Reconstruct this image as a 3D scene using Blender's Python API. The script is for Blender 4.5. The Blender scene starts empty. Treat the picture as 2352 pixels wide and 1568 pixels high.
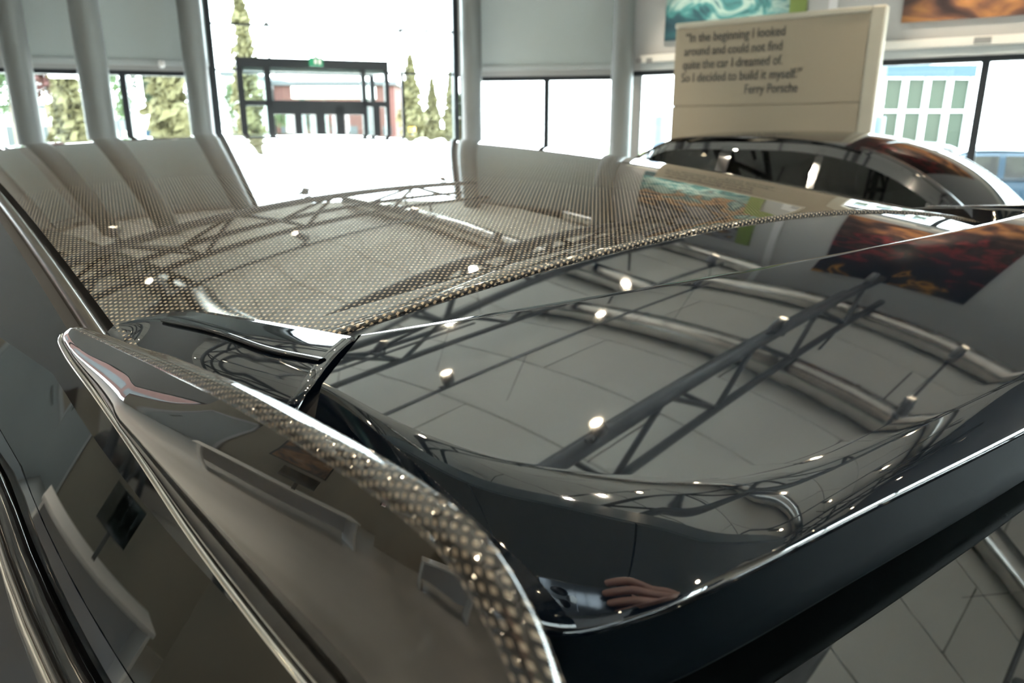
import bpy, bmesh, math, random
from mathutils import Vector, Matrix, noise
random.seed(7)
C = bpy.context.scene.collection
S = bpy.context.scene

# ------------------------------------------------------------------ camera
PITCH = math.radians(16.0)
H = 1.65
cam_d = bpy.data.cameras.new('camera')
cam = bpy.data.objects.new('camera', cam_d); C.objects.link(cam)
cam.location = (0, 0, H)
cam.rotation_euler = (math.pi/2 - PITCH, 0, 0)
cam_d.sensor_width = 36; cam_d.lens = 26
cam_d.clip_start = 0.004; cam_d.clip_end = 300
cam_d.dof.use_dof = True; cam_d.dof.focus_distance = 0.44; cam_d.dof.aperture_fstop = 12
S.camera = cam
FPX = 26/36*2352

# ------------------------------------------------------------------ world, exposure
S.view_settings.view_transform = 'Standard'
S.view_settings.look = 'None'
S.view_settings.gamma = 1.0
S.view_settings.use_curve_mapping = False
S.view_settings.exposure = 2.2
w = bpy.data.worlds.new('sky'); S.world = w; w.use_nodes = True
bg = w.node_tree.nodes['Background']
bg.inputs['Color'].default_value = (0.86, 0.94, 1.0, 1)
bg.inputs['Strength'].default_value = 4.5
sun_d = bpy.data.lights.new('sun', 'SUN'); sun = bpy.data.objects.new('sun', sun_d); C.objects.link(sun)
sun_d.energy = 9.0; sun_d.angle = math.radians(12); sun_d.color = (1, .95, .86)
sun.rotation_euler = (math.radians(48), 0, math.radians(205))
try:
    S.cycles.max_bounces = 7; S.cycles.glossy_bounces = 5; S.cycles.diffuse_bounces = 4
    S.cycles.use_adaptive_sampling = True; S.cycles.adaptive_threshold = .04
    S.cycles.transparent_max_bounces = 14; S.cycles.sample_clamp_indirect = 6
    S.cycles.caustics_reflective = False; S.cycles.caustics_refractive = False
    S.cycles.use_denoising = True
except Exception:
    pass

# ------------------------------------------------------------------ materials
def mat(name, col=(.5,.5,.5), rough=.5, metal=0.0, ior=1.5, coat=0.0, emit=None, estr=0.0, noise_amt=0.0, noise_scale=8.0, spec=.5, coat_ior=1.5, bump=0.0):
    m = bpy.data.materials.new(name); m.use_nodes = True
    nt = m.node_tree; b = nt.nodes['Principled BSDF']
    b.inputs['Base Color'].default_value = (*col, 1)
    b.inputs['Roughness'].default_value = rough
    b.inputs['Metallic'].default_value = metal
    b.inputs['IOR'].default_value = ior
    b.inputs['Coat Weight'].default_value = coat
    b.inputs['Coat IOR'].default_value = coat_ior
    b.inputs['Coat Roughness'].default_value = 0.015
    b.inputs['Specular IOR Level'].default_value = spec
    if emit:
        b.inputs['Emission Color'].default_value = (*emit, 1); b.inputs['Emission Strength'].default_value = estr
    tc = nt.nodes.new('ShaderNodeTexCoord')
    nz = nt.nodes.new('ShaderNodeTexNoise'); nz.inputs['Scale'].default_value = noise_scale; nz.inputs['Detail'].default_value = 4
    nt.links.new(tc.outputs['Object'], nz.inputs['Vector'])
    if noise_amt > 0:
        mr = nt.nodes.new('ShaderNodeMapRange'); mr.inputs['To Min'].default_value = 1-noise_amt; mr.inputs['To Max'].default_value = 1+noise_amt
        nt.links.new(nz.outputs['Fac'], mr.inputs['Value'])
        mx = nt.nodes.new('ShaderNodeMix'); mx.data_type = 'RGBA'; mx.blend_type = 'MULTIPLY'; mx.inputs['Factor'].default_value = 1
        mx.inputs[6].default_value = (*col, 1)
        nt.links.new(mr.outputs['Result'], mx.inputs[7]); nt.links.new(mx.outputs[2], b.inputs['Base Color'])
    if bump > 0:
        bp = nt.nodes.new('ShaderNodeBump'); bp.inputs['Strength'].default_value = bump
        nt.links.new(nz.outputs['Fac'], bp.inputs['Height']); nt.links.new(bp.outputs['Normal'], b.inputs['Normal'])
    return m

def glass(name, tint=(1,1,1), refl=.08, dark=0.0, gl_col=(1,1,1)):
    """sheet glass: see-through with a Fresnel mirror on top, dark = share of body tint"""
    m = bpy.data.materials.new(name); m.use_nodes = True
    nt = m.node_tree; nt.nodes.clear()
    out = nt.nodes.new('ShaderNodeOutputMaterial')
    tr = nt.nodes.new('ShaderNodeBsdfTransparent'); tr.inputs['Color'].default_value = (*[t*(1-dark) for t in tint], 1)
    gl = nt.nodes.new('ShaderNodeBsdfGlossy'); gl.inputs['Roughness'].default_value = 0.0; gl.inputs['Color'].default_value = (*gl_col, 1)
    fr = nt.nodes.new('ShaderNodeFresnel'); fr.inputs['IOR'].default_value = 1.0 + refl*6
    mx = nt.nodes.new('ShaderNodeMixShader')
    nt.links.new(fr.outputs['Fac'], mx.inputs['Fac']); nt.links.new(tr.outputs[0], mx.inputs[1]); nt.links.new(gl.outputs[0], mx.inputs[2])
    nt.links.new(mx.outputs[0], out.inputs['Surface'])
    return m

def carbon(name, px=.0037, qx=.0055, light=(.33,.272,.20), dark=(.003,.0027,.0027), coat_ior=2.4, ang=45.0, lo=.0, coatw=1.0, thr=(.1,.75)):
    """clear-coated twill carbon: lattice of tow crossings in UV metres"""
    m = bpy.data.materials.new(name); m.use_nodes = True
    nt = m.node_tree; b = nt.nodes['Principled BSDF']
    N = lambda t: nt.nodes.new(t); L = nt.links.new
    uv = N('ShaderNodeUVMap')
    mp = N('ShaderNodeMapping'); mp.vector_type = 'POINT'
    mp.inputs['Rotation'].default_value = (0, 0, math.radians(ang))
    L(uv.outputs['UV'], mp.inputs['Vector'])
    sp = N('ShaderNodeSeparateXYZ'); L(mp.outputs['Vector'], sp.inputs['Vector'])
    def wave(sock, period):
        a = N('ShaderNodeMath'); a.operation = 'MULTIPLY'; a.inputs[1].default_value = 2*math.pi/period; L(sock, a.inputs[0])
        c_ = N('ShaderNodeMath'); c_.operation = 'COSINE'; L(a.outputs[0], c_.inputs[0])
        r = N('ShaderNodeMapRange'); r.interpolation_type = 'SMOOTHSTEP'
        r.inputs['From Min'].default_value = thr[0]-.55; r.inputs['From Max'].default_value = thr[1]; L(c_.outputs[0], r.inputs['Value'])
        return r.outputs['Result']
    A = wave(sp.outputs['X'], px); B = wave(sp.outputs['Y'], qx)
    mu = N('ShaderNodeMath'); mu.operation = 'MULTIPLY'; L(A, mu.inputs[0]); L(B, mu.inputs[1])
    mx = N('ShaderNodeMix'); mx.data_type = 'RGBA'; mx.inputs[6].default_value = (*dark, 1); mx.inputs[7].default_value = (*light, 1)  # pale base colour stands in for glints off the tows
    L(mu.outputs[0], mx.inputs['Factor']); L(mx.outputs[2], b.inputs['Base Color'])
    b.inputs['Metallic'].default_value = .15; b.inputs['Specular IOR Level'].default_value = 0.0
    b.inputs['Roughness'].default_value = .42
    b.inputs['Coat Weight'].default_value = coatw; b.inputs['Coat IOR'].default_value = coat_ior; b.inputs['Coat Roughness'].default_value = .012
    return m

M = {}
M['paint'] = mat('black_paint', (.0011,.0028,.0065), .03, 0, 2.3, 0)
M['paint2'] = mat('black_paint_display', (.006,.006,.007), .06, 0, 1.75)
M['gloss_black'] = mat('gloss_black_plastic', (.006,.006,.007), .12, 0, 1.5)
M['rubber'] = mat('black_rubber', (.008,.008,.009), .7)
M['darkglass'] = mat('tinted_glass', (.002,.0035,.0035), .01, 0, 1.7)
M['rearglass'] = mat('rear_screen_glass', (.002,.003,.003), .01, 0, 2.1)
M['lip'] = mat('lip_dark_reflection', (.0010,.0030,.0048), .5, 0, 1.12)  # dull near-black paints in the dark floor reflection on the glossy lip
M['trim'] = mat('trim_beige_reflection', (.11,.092,.075), .26, .9)  # warm brown puts the reflected beige room into the black trim's colour
M['chrome'] = mat('polished_trim', (.75,.72,.68), .1, 1)
M['carbon_roof'] = carbon('carbon_roof_weave')
M['carbon_edge'] = carbon('carbon_edge_weave', light=(.45,.37,.27), dark=(.01,.009,.008), thr=(.0,.6))
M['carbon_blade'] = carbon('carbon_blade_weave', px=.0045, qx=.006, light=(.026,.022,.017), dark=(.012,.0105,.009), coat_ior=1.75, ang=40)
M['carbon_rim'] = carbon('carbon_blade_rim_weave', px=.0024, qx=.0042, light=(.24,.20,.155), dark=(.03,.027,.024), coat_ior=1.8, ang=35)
M['tyre'] = mat('tyre_rubber', (.012,.012,.012), .8)
M['alloy'] = mat('alloy', (.35,.33,.30), .3, .9)
M['wall_grey'] = mat('wall_grey', (.42,.42,.42), .7, noise_amt=.03, noise_scale=1.5)
M['wall_beige'] = mat('wall_beige', (.46,.41,.33), .7, noise_amt=.04, noise_scale=1.2)
M['panel'] = mat('slate_wall_panel', (.17,.185,.205), .5, noise_amt=.04, noise_scale=1.5)
M['soffit'] = mat('dark_soffit_panel', (.085,.10,.105), .35, noise_amt=.05, noise_scale=1.5)
M['wood'] = mat('dark_wood_panel', (.10,.065,.045), .45, noise_amt=.3, noise_scale=3)
M['fascia'] = mat('fascia_grey', (.62,.62,.64), .5)
M['blind'] = mat('blind_fabric', (.42,.465,.47), .75, noise_amt=.03, noise_scale=2)
M['blindbar'] = mat('blind_bar', (.42,.45,.46), .4)
M['column'] = mat('column_paint', (.19,.20,.20), .42, .35)
M['frame'] = mat('dark_window_frame', (.018,.022,.028), .4)
M['truss'] = mat('truss_paint', (.10,.10,.105), .5)
M['duct'] = mat('galvanised_duct', (.62,.60,.57), .22, 1, noise_amt=.15, noise_scale=6)
M['ceil'] = mat('ceiling_panel', (.86,.84,.79), .8, noise_amt=.03, noise_scale=1.0)
M['ceil_gap'] = mat('ceiling_void', (.10,.10,.10), .8)
M['floor'] = mat('floor_tile', (.50,.49,.47), .25, noise_amt=.08, noise_scale=2)
M['spot'] = mat('spotlight_body', (.16,.16,.17), .4)
M['spot_w'] = mat('spotlight_reflector', (.8,.8,.8), .3)
M['lens'] = mat('spotlight_lens', (1,.9,.7), .5, emit=(1,.82,.55), estr=60)
M['trunk'] = mat('cable_trunking', (.72,.70,.66), .5)
M['socket'] = mat('socket_grey', (.25,.25,.25), .5)
M['board'] = mat('board_beige', (.32,.265,.195), .6, noise_amt=.03, noise_scale=1.5)
M['board_edge'] = mat('board_edge_cream', (.46,.42,.34), .5)
M['ink'] = mat('dark_lettering', (.05,.05,.05), .6)
M['pane'] = glass('window_pane', (.93,.98,.97), .075)
M['carglass'] = glass('car_window', (.7,.72,.66), .065, .62)
M['green_sign'] = mat('exit_sign_green', (.01,.16,.07), .4, emit=(.05,.7,.35), estr=.06)
M['white'] = mat('white_paint', (.8,.8,.8), .4)
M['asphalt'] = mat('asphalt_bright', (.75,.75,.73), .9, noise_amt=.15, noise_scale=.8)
M['grass'] = mat('lawn', (.07,.11,.02), .9, noise_amt=.3, noise_scale=.6)
M['brick'] = mat('red_brickwork', (.07,.027,.022), .85, noise_amt=.2, noise_scale=3)
M['concrete'] = mat('pale_concrete', (.55,.55,.54), .8)
M['slate'] = mat('slate_grey_cladding', (.04,.046,.05), .6)
M['leaf_y'] = mat('yellow_green_foliage', (.080,.071,.026), .8, noise_amt=.4, noise_scale=3)
M['leaf_g'] = mat('green_foliage', (.030,.055,.013), .8, noise_amt=.4, noise_scale=3)
M['leaf_r'] = mat('red_foliage', (.06,.018,.016), .8, noise_amt=.4, noise_scale=3)
M['leaf_d'] = mat('dark_green_foliage', (.020,.033,.016), .8, noise_amt=.4, noise_scale=3)
M['bark'] = mat('bark', (.14,.10,.07), .9)
M['bluecar'] = mat('blue_car_paint', (.010,.030,.052), .35, 0, 1.35)
M['greycar'] = mat('grey_car_paint', (.25,.27,.30), .1, .3, 1.6)
M['bollard'] = mat('bollard_blue_grey', (.09,.12,.17), .5)
M['skin'] = mat('skin', (.50,.26,.19), .5, noise_amt=.06, noise_scale=40)
M['sleeve'] = mat('dark_sleeve', (.02,.022,.03), .9)
M['phone'] = mat('phone_glass', (.10,.11,.13), .08, .4, 1.7)
M['phone_rim'] = mat('phone_rim', (.75,.62,.45), .2, 1)
M['lens_dark'] = mat('phone_lens', (.005,.005,.006), .03, 0, 1.8)
M['seat'] = mat('dark_leather', (.02,.018,.017), .45)
M['tailred'] = mat('tail_light_red', (.35,.01,.01), .1)
M['headlamp'] = mat('headlamp_glass', (.5,.52,.55), .05, .3)
M['switch'] = mat('sensor_white', (.7,.7,.7), .4)
M['amber'] = mat('amber_sign', (.8,.35,.03), .5)

def poster_mat(name, stops, scale, seed, stretch=(1,1,1), dist=1.2):
    m = bpy.data.materials.new(name); m.use_nodes = True
    nt = m.node_tree; b = nt.nodes['Principled BSDF']; L = nt.links.new
    tc = nt.nodes.new('ShaderNodeTexCoord'); mp = nt.nodes.new('ShaderNodeMapping')
    mp.inputs['Scale'].default_value = stretch; mp.inputs['Location'].default_value = (seed, seed*.7, seed*.3)
    L(tc.outputs['Object'], mp.inputs['Vector'])
    nz = nt.nodes.new('ShaderNodeTexNoise'); nz.inputs['Scale'].default_value = scale; nz.inputs['Detail'].default_value = 5; nz.inputs['Distortion'].default_value = dist
    L(mp.outputs['Vector'], nz.inputs['Vector'])
    sp = nt.nodes.new('ShaderNodeSeparateXYZ'); L(tc.outputs['Object'], sp.inputs['Vector'])
    gr = nt.nodes.new('ShaderNodeMapRange'); gr.inputs['From Min'].default_value = 0; gr.inputs['From Max'].default_value = 2.4
    L(sp.outputs['Z'], gr.inputs['Value'])
    ad = nt.nodes.new('ShaderNodeMath'); ad.operation = 'MULTIPLY_ADD'; ad.inputs[1].default_value = .9
    L(nz.outputs['Fac'], ad.inputs[0])
    sb = nt.nodes.new('ShaderNodeMath'); sb.operation = 'MULTIPLY_ADD'; sb.inputs[1].default_value = .62; sb.inputs[2].default_value = -.28
    L(gr.outputs['Result'], sb.inputs[0]); L(sb.outputs[0], ad.inputs[2])
    cr = nt.nodes.new('ShaderNodeValToRGB'); L(ad.outputs[0], cr.inputs['Fac'])
    e = cr.color_ramp.elements
    while len(e) > 1: e.remove(e[-1])
    e[0].position = stops[0][0]; e[0].color = (*stops[0][1], 1)
    for p, c_ in stops[1:]:
        n = e.new(p); n.color = (*c_, 1)
    L(cr.outputs['Color'], b.inputs['Base Color']); b.inputs['Roughness'].default_value = .35
    return m
M['poster_sea'] = poster_mat('print_sea', [(0,(.015,.03,.05)),(.16,(.02,.07,.09)),(.26,(.05,.20,.21)),(.34,(.30,.42,.40)),(.42,(.04,.13,.15)),(.52,(.42,.24,.12)),(.60,(.03,.03,.045)),(.74,(.25,.25,.27)),(.82,(.03,.03,.04)),(.9,(.5,.3,.1)),(1,(.05,.05,.07))], 1.7, 3.1, (1,1,1.7), 1.5)
M['poster_dusk'] = poster_mat('print_dusk', [(0,(.55,.36,.24)),(.12,(.42,.19,.07)),(.24,(.16,.075,.05)),(.34,(.05,.03,.03)),(.44,(.025,.018,.02)),(.50,(.22,.025,.03)),(.55,(.03,.02,.025)),(.76,(.02,.018,.025)),(.82,(.5,.24,.05)),(.86,(.04,.03,.03)),(1,(.03,.03,.04))], 1.7, 8.4, (.8,.8,1.6), 1.5)
M['poster_green'] = mat('print_green_stripe', (.17,.23,.06), .4)

# ------------------------------------------------------------------ mesh helpers
def setm(o, m):
    o.data.materials.append(m)
def link(name, me, m, parent=None, smooth=False):
    o = bpy.data.objects.new(name, me); C.objects.link(o)
    if m: me.materials.append(m)
    if parent: o.parent = parent
    if smooth:
        for p in me.polygons: p.use_smooth = True
    return o
def tag(o, label=None, cat=None, group=None, kind=None):
    if label: o['label'] = label
    if cat: o['category'] = cat
    if group: o['group'] = group
    if kind: o['kind'] = kind
    return o
def empty(name, loc=(0,0,0), rz=0, **k):
    o = bpy.data.objects.new(name, None); C.objects.link(o)
    o.location = loc; o.rotation_euler = (0,0,rz); o.empty_display_size = .1
    return tag(o, **k)
class MB:
    def __init__(s): s.v = []; s.f = []
    def box(s, a, b):
        x0,y0,z0 = a; x1,y1,z1 = b; n = len(s.v)
        s.v += [(x0,y0,z0),(x1,y0,z0),(x1,y1,z0),(x0,y1,z0),(x0,y0,z1),(x1,y0,z1),(x1,y1,z1),(x0,y1,z1)]
        s.f += [tuple(n+i for i in q) for q in ((3,2,1,0),(4,5,6,7),(0,1,5,4),(1,2,6,5),(2,3,7,6),(3,0,4,7))]
        return s
    def slab(s, p, q, z0, z1, th, off=0.0):
        """vertical slab between plan points p, q; off shifts it to the left of p->q"""
        p = Vector(p[:2]); q = Vector(q[:2]); d = (q-p).normalized(); nrm = Vector((-d.y, d.x))
        a = p+nrm*off; b = q+nrm*off; c_ = b+nrm*th; e_ = a+nrm*th; n = len(s.v)
        s.v += [(a.x,a.y,z0),(b.x,b.y,z0),(c_.x,c_.y,z0),(e_.x,e_.y,z0),(a.x,a.y,z1),(b.x,b.y,z1),(c_.x,c_.y,z1),(e_.x,e_.y,z1)]
        s.f += [tuple(n+i for i in k) for k in ((3,2,1,0),(4,5,6,7),(0,1,5,4),(1,2,6,5),(2,3,7,6),(3,0,4,7))]
        return s
    def tube(s, a, b, r, n=14, r2=None, caps=True):
        a = Vector(a); b = Vector(b); d = (b-a).normalized()
        up = Vector((0,0,1)) if abs(d.z) < .95 else Vector((1,0,0))
        x = d.cross(up).normalized(); y = d.cross(x); k = len(s.v); r2 = r if r2 is None else r2
        for c_, rr in ((a, r), (b, r2)):
            for i in range(n):
                t = 2*math.pi*i/n
                s.v.append(tuple(c_ + x*rr*math.cos(t) + y*rr*math.sin(t)))
        for i in range(n):
            j = (i+1) % n
            s.f.append((k+i, k+j, k+n+j, k+n+i))
        if caps:
            s.f.append(tuple(k+n-1-i for i in range(n))); s.f.append(tuple(k+n+i for i in range(n)))
        return s
    def lathe(s, prof, n=24, origin=(0,0,0)):
        k = len(s.v); ox,oy,oz = origin
        for r, z in prof:
            for i in range(n):
                t = 2*math.pi*i/n
                s.v.append((ox+r*math.cos(t), oy+r*math.sin(t), oz+z))
        for j in range(len(prof)-1):
            for i in range(n):
                i2 = (i+1) % n
                s.f.append((k+j*n+i, k+j*n+i2, k+(j+1)*n+i2, k+(j+1)*n+i))
        return s
    def grid(s, rows):
        k = len(s.v); n = len(rows[0])
        for r in rows: s.v += [tuple(p) for p in r]
        for j in range(len(rows)-1):
            for i in range(n-1):
                s.f.append((k+j*n+i, k+j*n+i+1, k+(j+1)*n+i+1, k+(j+1)*n+i))
        return s
    def mesh(s, name):
        me = bpy.data.meshes.new(name); me.from_pydata(s.v, [], s.f); me.update(); return me
    def build(s, name, m, parent=None, smooth=False, weld=False):
        me = s.mesh(name)
        if weld:
            bm = bmesh.new(); bm.from_mesh(me); bmesh.ops.remove_doubles(bm, verts=bm.verts, dist=1e-5); bm.to_mesh(me); bm.free()
        return link(name, me, m, parent, smooth)
def fix_normals(o):
    bm = bmesh.new(); bm.from_mesh(o.data); bmesh.ops.recalc_face_normals(bm, faces=bm.faces); bm.to_mesh(o.data); bm.free()
def autosmooth(o, ang=35):
    for p in o.data.polygons: p.use_smooth = True
    try:
        o.data.set_sharp_from_angle(angle=math.radians(ang))
    except Exception:
        pass
    return o
def bevel(o, wd=.01, seg=2):
    md = o.modifiers.new('bevel', 'BEVEL'); md.width = wd; md.segments = seg; md.limit_method = 'ANGLE'
    return o
def solid(o, th, off=-1):
    md = o.modifiers.new('thickness', 'SOLIDIFY'); md.thickness = th; md.offset = off
    es = o.modifiers.new('crisp_edges', 'EDGE_SPLIT'); es.split_angle = math.radians(40)
    return o
def cr(pts, t):
    """Catmull-Rom through pts at t in 0..len-1"""
    n = len(pts); i = min(int(math.floor(t)), n-2); i = max(i, 0); f = t-i
    p0 = Vector(pts[i-1]) if i > 0 else 2*Vector(pts[0])-Vector(pts[1])
    p1 = Vector(pts[i]); p2 = Vector(pts[i+1])
    p3 = Vector(pts[i+2]) if i+2 < n else 2*Vector(pts[n-1])-Vector(pts[n-2])
    return .5*((2*p1)+(p2-p0)*f+(2*p0-5*p1+4*p2-p3)*f*f+(3*p1-p0-3*p2+p3)*f**3)
def crs(pts, n):
    return [cr(pts, (len(pts)-1)*i/(n-1)) for i in range(n)]
def lerp(a, b, t): return a+(b-a)*t
def clamp(x, a, b): return max(a, min(b, x))
def uvmap(o, fn):
    me = o.data; uvl = me.uv_layers.new(name='UVMap')
    for lp in me.loops:
        uvl.data[lp.index].uv = fn(me.vertices[lp.vertex_index].co)

def ray(px, py):
    x = (px-1176)/FPX; y = (784-py)/FPX; c_, s_ = math.cos(PITCH), math.sin(PITCH)
    return Vector((x, c_+y*s_, -s_+y*c_))
def at(px, py, Y):
    """point seen at a photo pixel, at forward distance Y from the camera"""
    r = ray(px, py); t = Y/r.y
    return Vector((0,0,H))+r*t

# ------------------------------------------------------------------ the room shell
CEIL = 6.2
HEAD = 2.50
L_A = (-11.5, 6.2); L_B = (-7.55, 11.15); L_C = (-4.67, 12.1); B_R = (-.90, 13.3)
M_R = (1.72, 12.78); R_L = (1.80, 11.95); R_R = (9.6, 6.85)
E_R = (10.4, -4.6); E_L = (-11.5, -4.6)
poly = [E_L, E_R, R_R, R_L, M_R, B_R, L_C, L_B, L_A]

me = bpy.data.meshes.new('floor'); me.from_pydata([(x,y,0) for x,y in poly]+[(x,y,-.2) for x,y in poly], [], [tuple(range(9)), tuple(range(17,8,-1))]+[(i,9+i,9+(i+1)%9,(i+1)%9) for i in range(9)])
tag(link('floor', me, M['floor']), kind='structure')
me = bpy.data.meshes.new('ceiling'); me.from_pydata([(x,y,CEIL) for x,y in poly]+[(x,y,CEIL+.25) for x,y in poly], [], [tuple(range(8,-1,-1)), tuple(range(9,18))]+[(i,(i+1)%9,9+(i+1)%9,9+i) for i in range(9)])
ceiling = tag(link('ceiling', me, M['ceil_gap']), kind='structure')
# ceiling panels in strips that run along SD, trusses along TD
TA = math.radians(50)
TD = Vector((math.cos(TA), math.sin(TA))); SD = Vector((TD.y, -TD.x))
def inside(x, y, mg=.0):
    n = len(poly); r = False; j = n-1
    for i in range(n):
        xi, yi = poly[i]; xj, yj = poly[j]
        if (yi > y) != (yj > y) and x < (xj-xi)*(y-yi)/(yj-yi)+xi: r = not r
        j = i
    return r
def ts(t, s_):
    p = TD*t+SD*s_
    return p.x, p.y
pw, pl = 1.25, 3.6
pm = MB(); pm.box((-pl/2+.012, -pw/2+.014, -.035), (pl/2-.012, pw/2-.014, 0)); panel_me = pm.mesh('ceiling_panel'); panel_me.materials.append(M['ceil'])
for it in range(-12, 16):
    for js in range(-6, 7):
        tt = it*pw; ss = js*pl+(pl*.5 if it % 2 else 0)
        cs = [ts(tt+a*pw*.5, ss+b_*pl*.5) for a in (-1,1) for b_ in (-1,1)]
        if all(inside(*q) for q in cs):
            o = bpy.data.objects.new('ceiling_panel', panel_me); C.objects.link(o); o.parent = ceiling
            x, y = ts(tt, ss); o.location = (x, y, CEIL-.002); o.rotation_euler = (0,0,math.atan2(SD.y, SD.x))
        elif any(inside(*q) for q in cs):   # cut piece along the wall
            bm = bmesh.new(); bm.from_mesh(panel_me)
            x, y = ts(tt, ss); bm.transform(Matrix.Translation((x,y,CEIL-.002)) @ Matrix.Rotation(math.atan2(SD.y,SD.x),4,'Z'))
            for k in range(9):
                a = Vector(poly[k]); b_ = Vector(poly[(k+1)%9]); d = (b_-a).normalized()
                if k in (3,): continue
                bmesh.ops.bisect_plane(bm, geom=bm.verts[:]+bm.edges[:]+bm.faces[:], plane_co=(a.x,a.y,0), plane_no=(d.y,-d.x,0), clear_outer=True)
            if len(bm.faces):
                m2 = bpy.data.meshes.new('ceiling_panel'); bm.to_mesh(m2); link('ceiling_panel', m2, M['ceil'], ceiling)
            bm.free()

def wall(name, p, q, z0, z1, m, th=.3):
    b = MB(); b.slab(p, q, z0, z1, th, 0.0)
    return tag(b.build(name, m), kind='structure')
def seg(p, q, a, b=None):
    p = Vector(p); q = Vector(q)
    if b is None: return tuple(p.lerp(q, a))
    return tuple(p.lerp(q, a)), tuple(p.lerp(q, b))
# walls stand to the left of p->q (outside), so segments go clockwise seen from above
def window_band(name, p, q, mull, z0=.12, z1=HEAD, bar=.045, top=.07, panes=True):
    e = empty(name, (p[0], p[1], 0)); e['kind'] = 'structure'
    inv = Matrix.Translation((-p[0], -p[1], 0))
    def put(b, nm, m):
        o = b.build(nm, m, e); o.data.transform(inv); return o
    L_ = (Vector(q)-Vector(p)).length
    put(MB().slab(p, q, z1-top, z1, .14, .03), 'window_frame', M['frame'])
    put(MB().slab(p, q, 0, z0, .14, .03), 'window_frame', M['frame'])
    ms = [0.0]+list(mull)+[1.0]
    for f in ms:
        hw = bar/L_
        a, b_ = seg(p, q, clamp(f-hw,0,1), clamp(f+hw,0,1))
        put(MB().slab(a, b_, z0, z1-top, .12, .04), 'mullion', M['frame'])
    for i in range(len(ms)-1):
        a, b_ = seg(p, q, ms[i], ms[i+1])
        put(MB().slab(a, b_, z0, z1-top, .012, .10), 'pane', M['pane'])
    return e
def frac_px(p, q, px, py=160):
    """where along plan segment p-q the photo column px falls"""
    r = ray(px, py); k = r.x/r.y
    return (p[0]-k*p[1])/((p[0]-k*p[1])-(q[0]-k*q[1]))

# reversed helper: outside must be left of p->q; going from right to left along the far wall
window_band('window_1', L_B, L_C, [frac_px(L_B, L_C, 275)]) if False else None
def far(name, p, q, mull):          # p = left end, q = right end as seen: outside is on the left of p->q
    return window_band(name, p, q, mull)
far('window_1', L_A, L_B, [.33,.66])
far('window_2', L_B, L_C, [frac_px(L_B, L_C, 277)])
far('window_3', B_R, M_R, [frac_px(B_R, M_R, 1255)])
far('window_4', R_L, R_R, [frac_px(R_L, R_R, 2247, 250), .85])
wall('wall_left', L_A, L_B, HEAD, CEIL, M['wall_grey'])
wall('wall_far_left', L_B, L_C, HEAD, CEIL, M['wall_grey'])
wall('wall_far_right', B_R, M_R, HEAD, CEIL, M['wall_grey'])
wall('wall_jog', M_R, R_L, 0, CEIL, M['wall_grey'], .2)
wall('wall_right', R_L, R_R, HEAD, CEIL, M['wall_grey'])
# room behind the photographer
window_band('window_5', R_R, E_R, [.2,.4,.6,.8], z0=.5, z1=2.1)
wall('wall_right_side', R_R, E_R, 2.1, CEIL, M['panel'])
wb = [(10.4,-4.6), (6.2,-4.6), (3.4,-4.6), (-11.5,-4.6)]
wall('wall_back_right', wb[0], wb[1], 0, CEIL, M['wall_beige'])
window_band('window_6', wb[1], wb[2], [.33,.66], z0=.1, z1=2.6, bar=.05)
wall('wall_back_lintel', wb[1], wb[2], 2.6, CEIL, M['wall_beige'])
wbl = wall('wall_back_left', wb[2], wb[3], 0, CEIL, M['ceil_gap'])
for i in range(12):     # tall grey wall panels with open joints
    for z0, z1 in ((0.02,3.0),(3.03,CEIL-.05)):
        MB().box((wb[2][0]-(i+1)*1.24+.012, -4.6, z0),(wb[2][0]-i*1.24-.012, -4.57, z1)).build('wall_panel', M['panel'], wbl)
wl = [(-11.5,-4.6), (-11.5,-2.6), (-11.5,.4), (-11.5,6.2)]
wall('wall_side_rear', wl[0], wl[1], 0, CEIL, M['wall_beige'])
window_band('window_7', wl[1], wl[2], [.25,.5,.75], z0=1.2, z1=2.9, bar=.05)
wall('wall_side_sill', wl[1], wl[2], 0, 1.2, M['wall_beige'])
wall('wall_side_lintel', wl[1], wl[2], 2.9, CEIL, M['wall_beige'])
wall('wall_side_front', wl[2], wl[3], 0, CEIL, M['wall_beige'])
# light-grey balcony fascia and dark wood gallery front along the left and back
def trim(n, p, q, z0, z1, th, m, off=0):
    b = MB(); b.slab(q, p, z0, z1, th, off)
    return tag(b.build('trim_%d' % n, m), kind='structure')

MZ = 3.05
def mezz(nm, x0, y0, x1, y1):
    o = MB().box((x0,y0,MZ+.04),(x1,y1,MZ+.5)).build(nm, M['soffit']); tag(o, kind='structure')
    nx = max(1, round((x1-x0)/1.5)); ny = max(1, round((y1-y0)/1.25))
    for i in range(nx):
        for j in range(ny):
            xa = lerp(x0, x1, i/nx); xb = lerp(x0, x1, (i+1)/nx); ya = lerp(y0, y1, j/ny); yb = lerp(y0, y1, (j+1)/ny)
            MB().box((xa+.008,ya+.008,MZ),(xb-.008,yb-.008,MZ+.039)).build('soffit_panel', M['soffit'], o)
mezz('ceiling_mezzanine', -11.46, -4.55, 2.2, -.45)
trim(1, wl[2], wl[3], 3.05, 3.55, .5, M['fascia'], .002)
trim(2, wl[2], wl[3], 3.57, 5.6, .12, M['wood'], .002)
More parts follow.
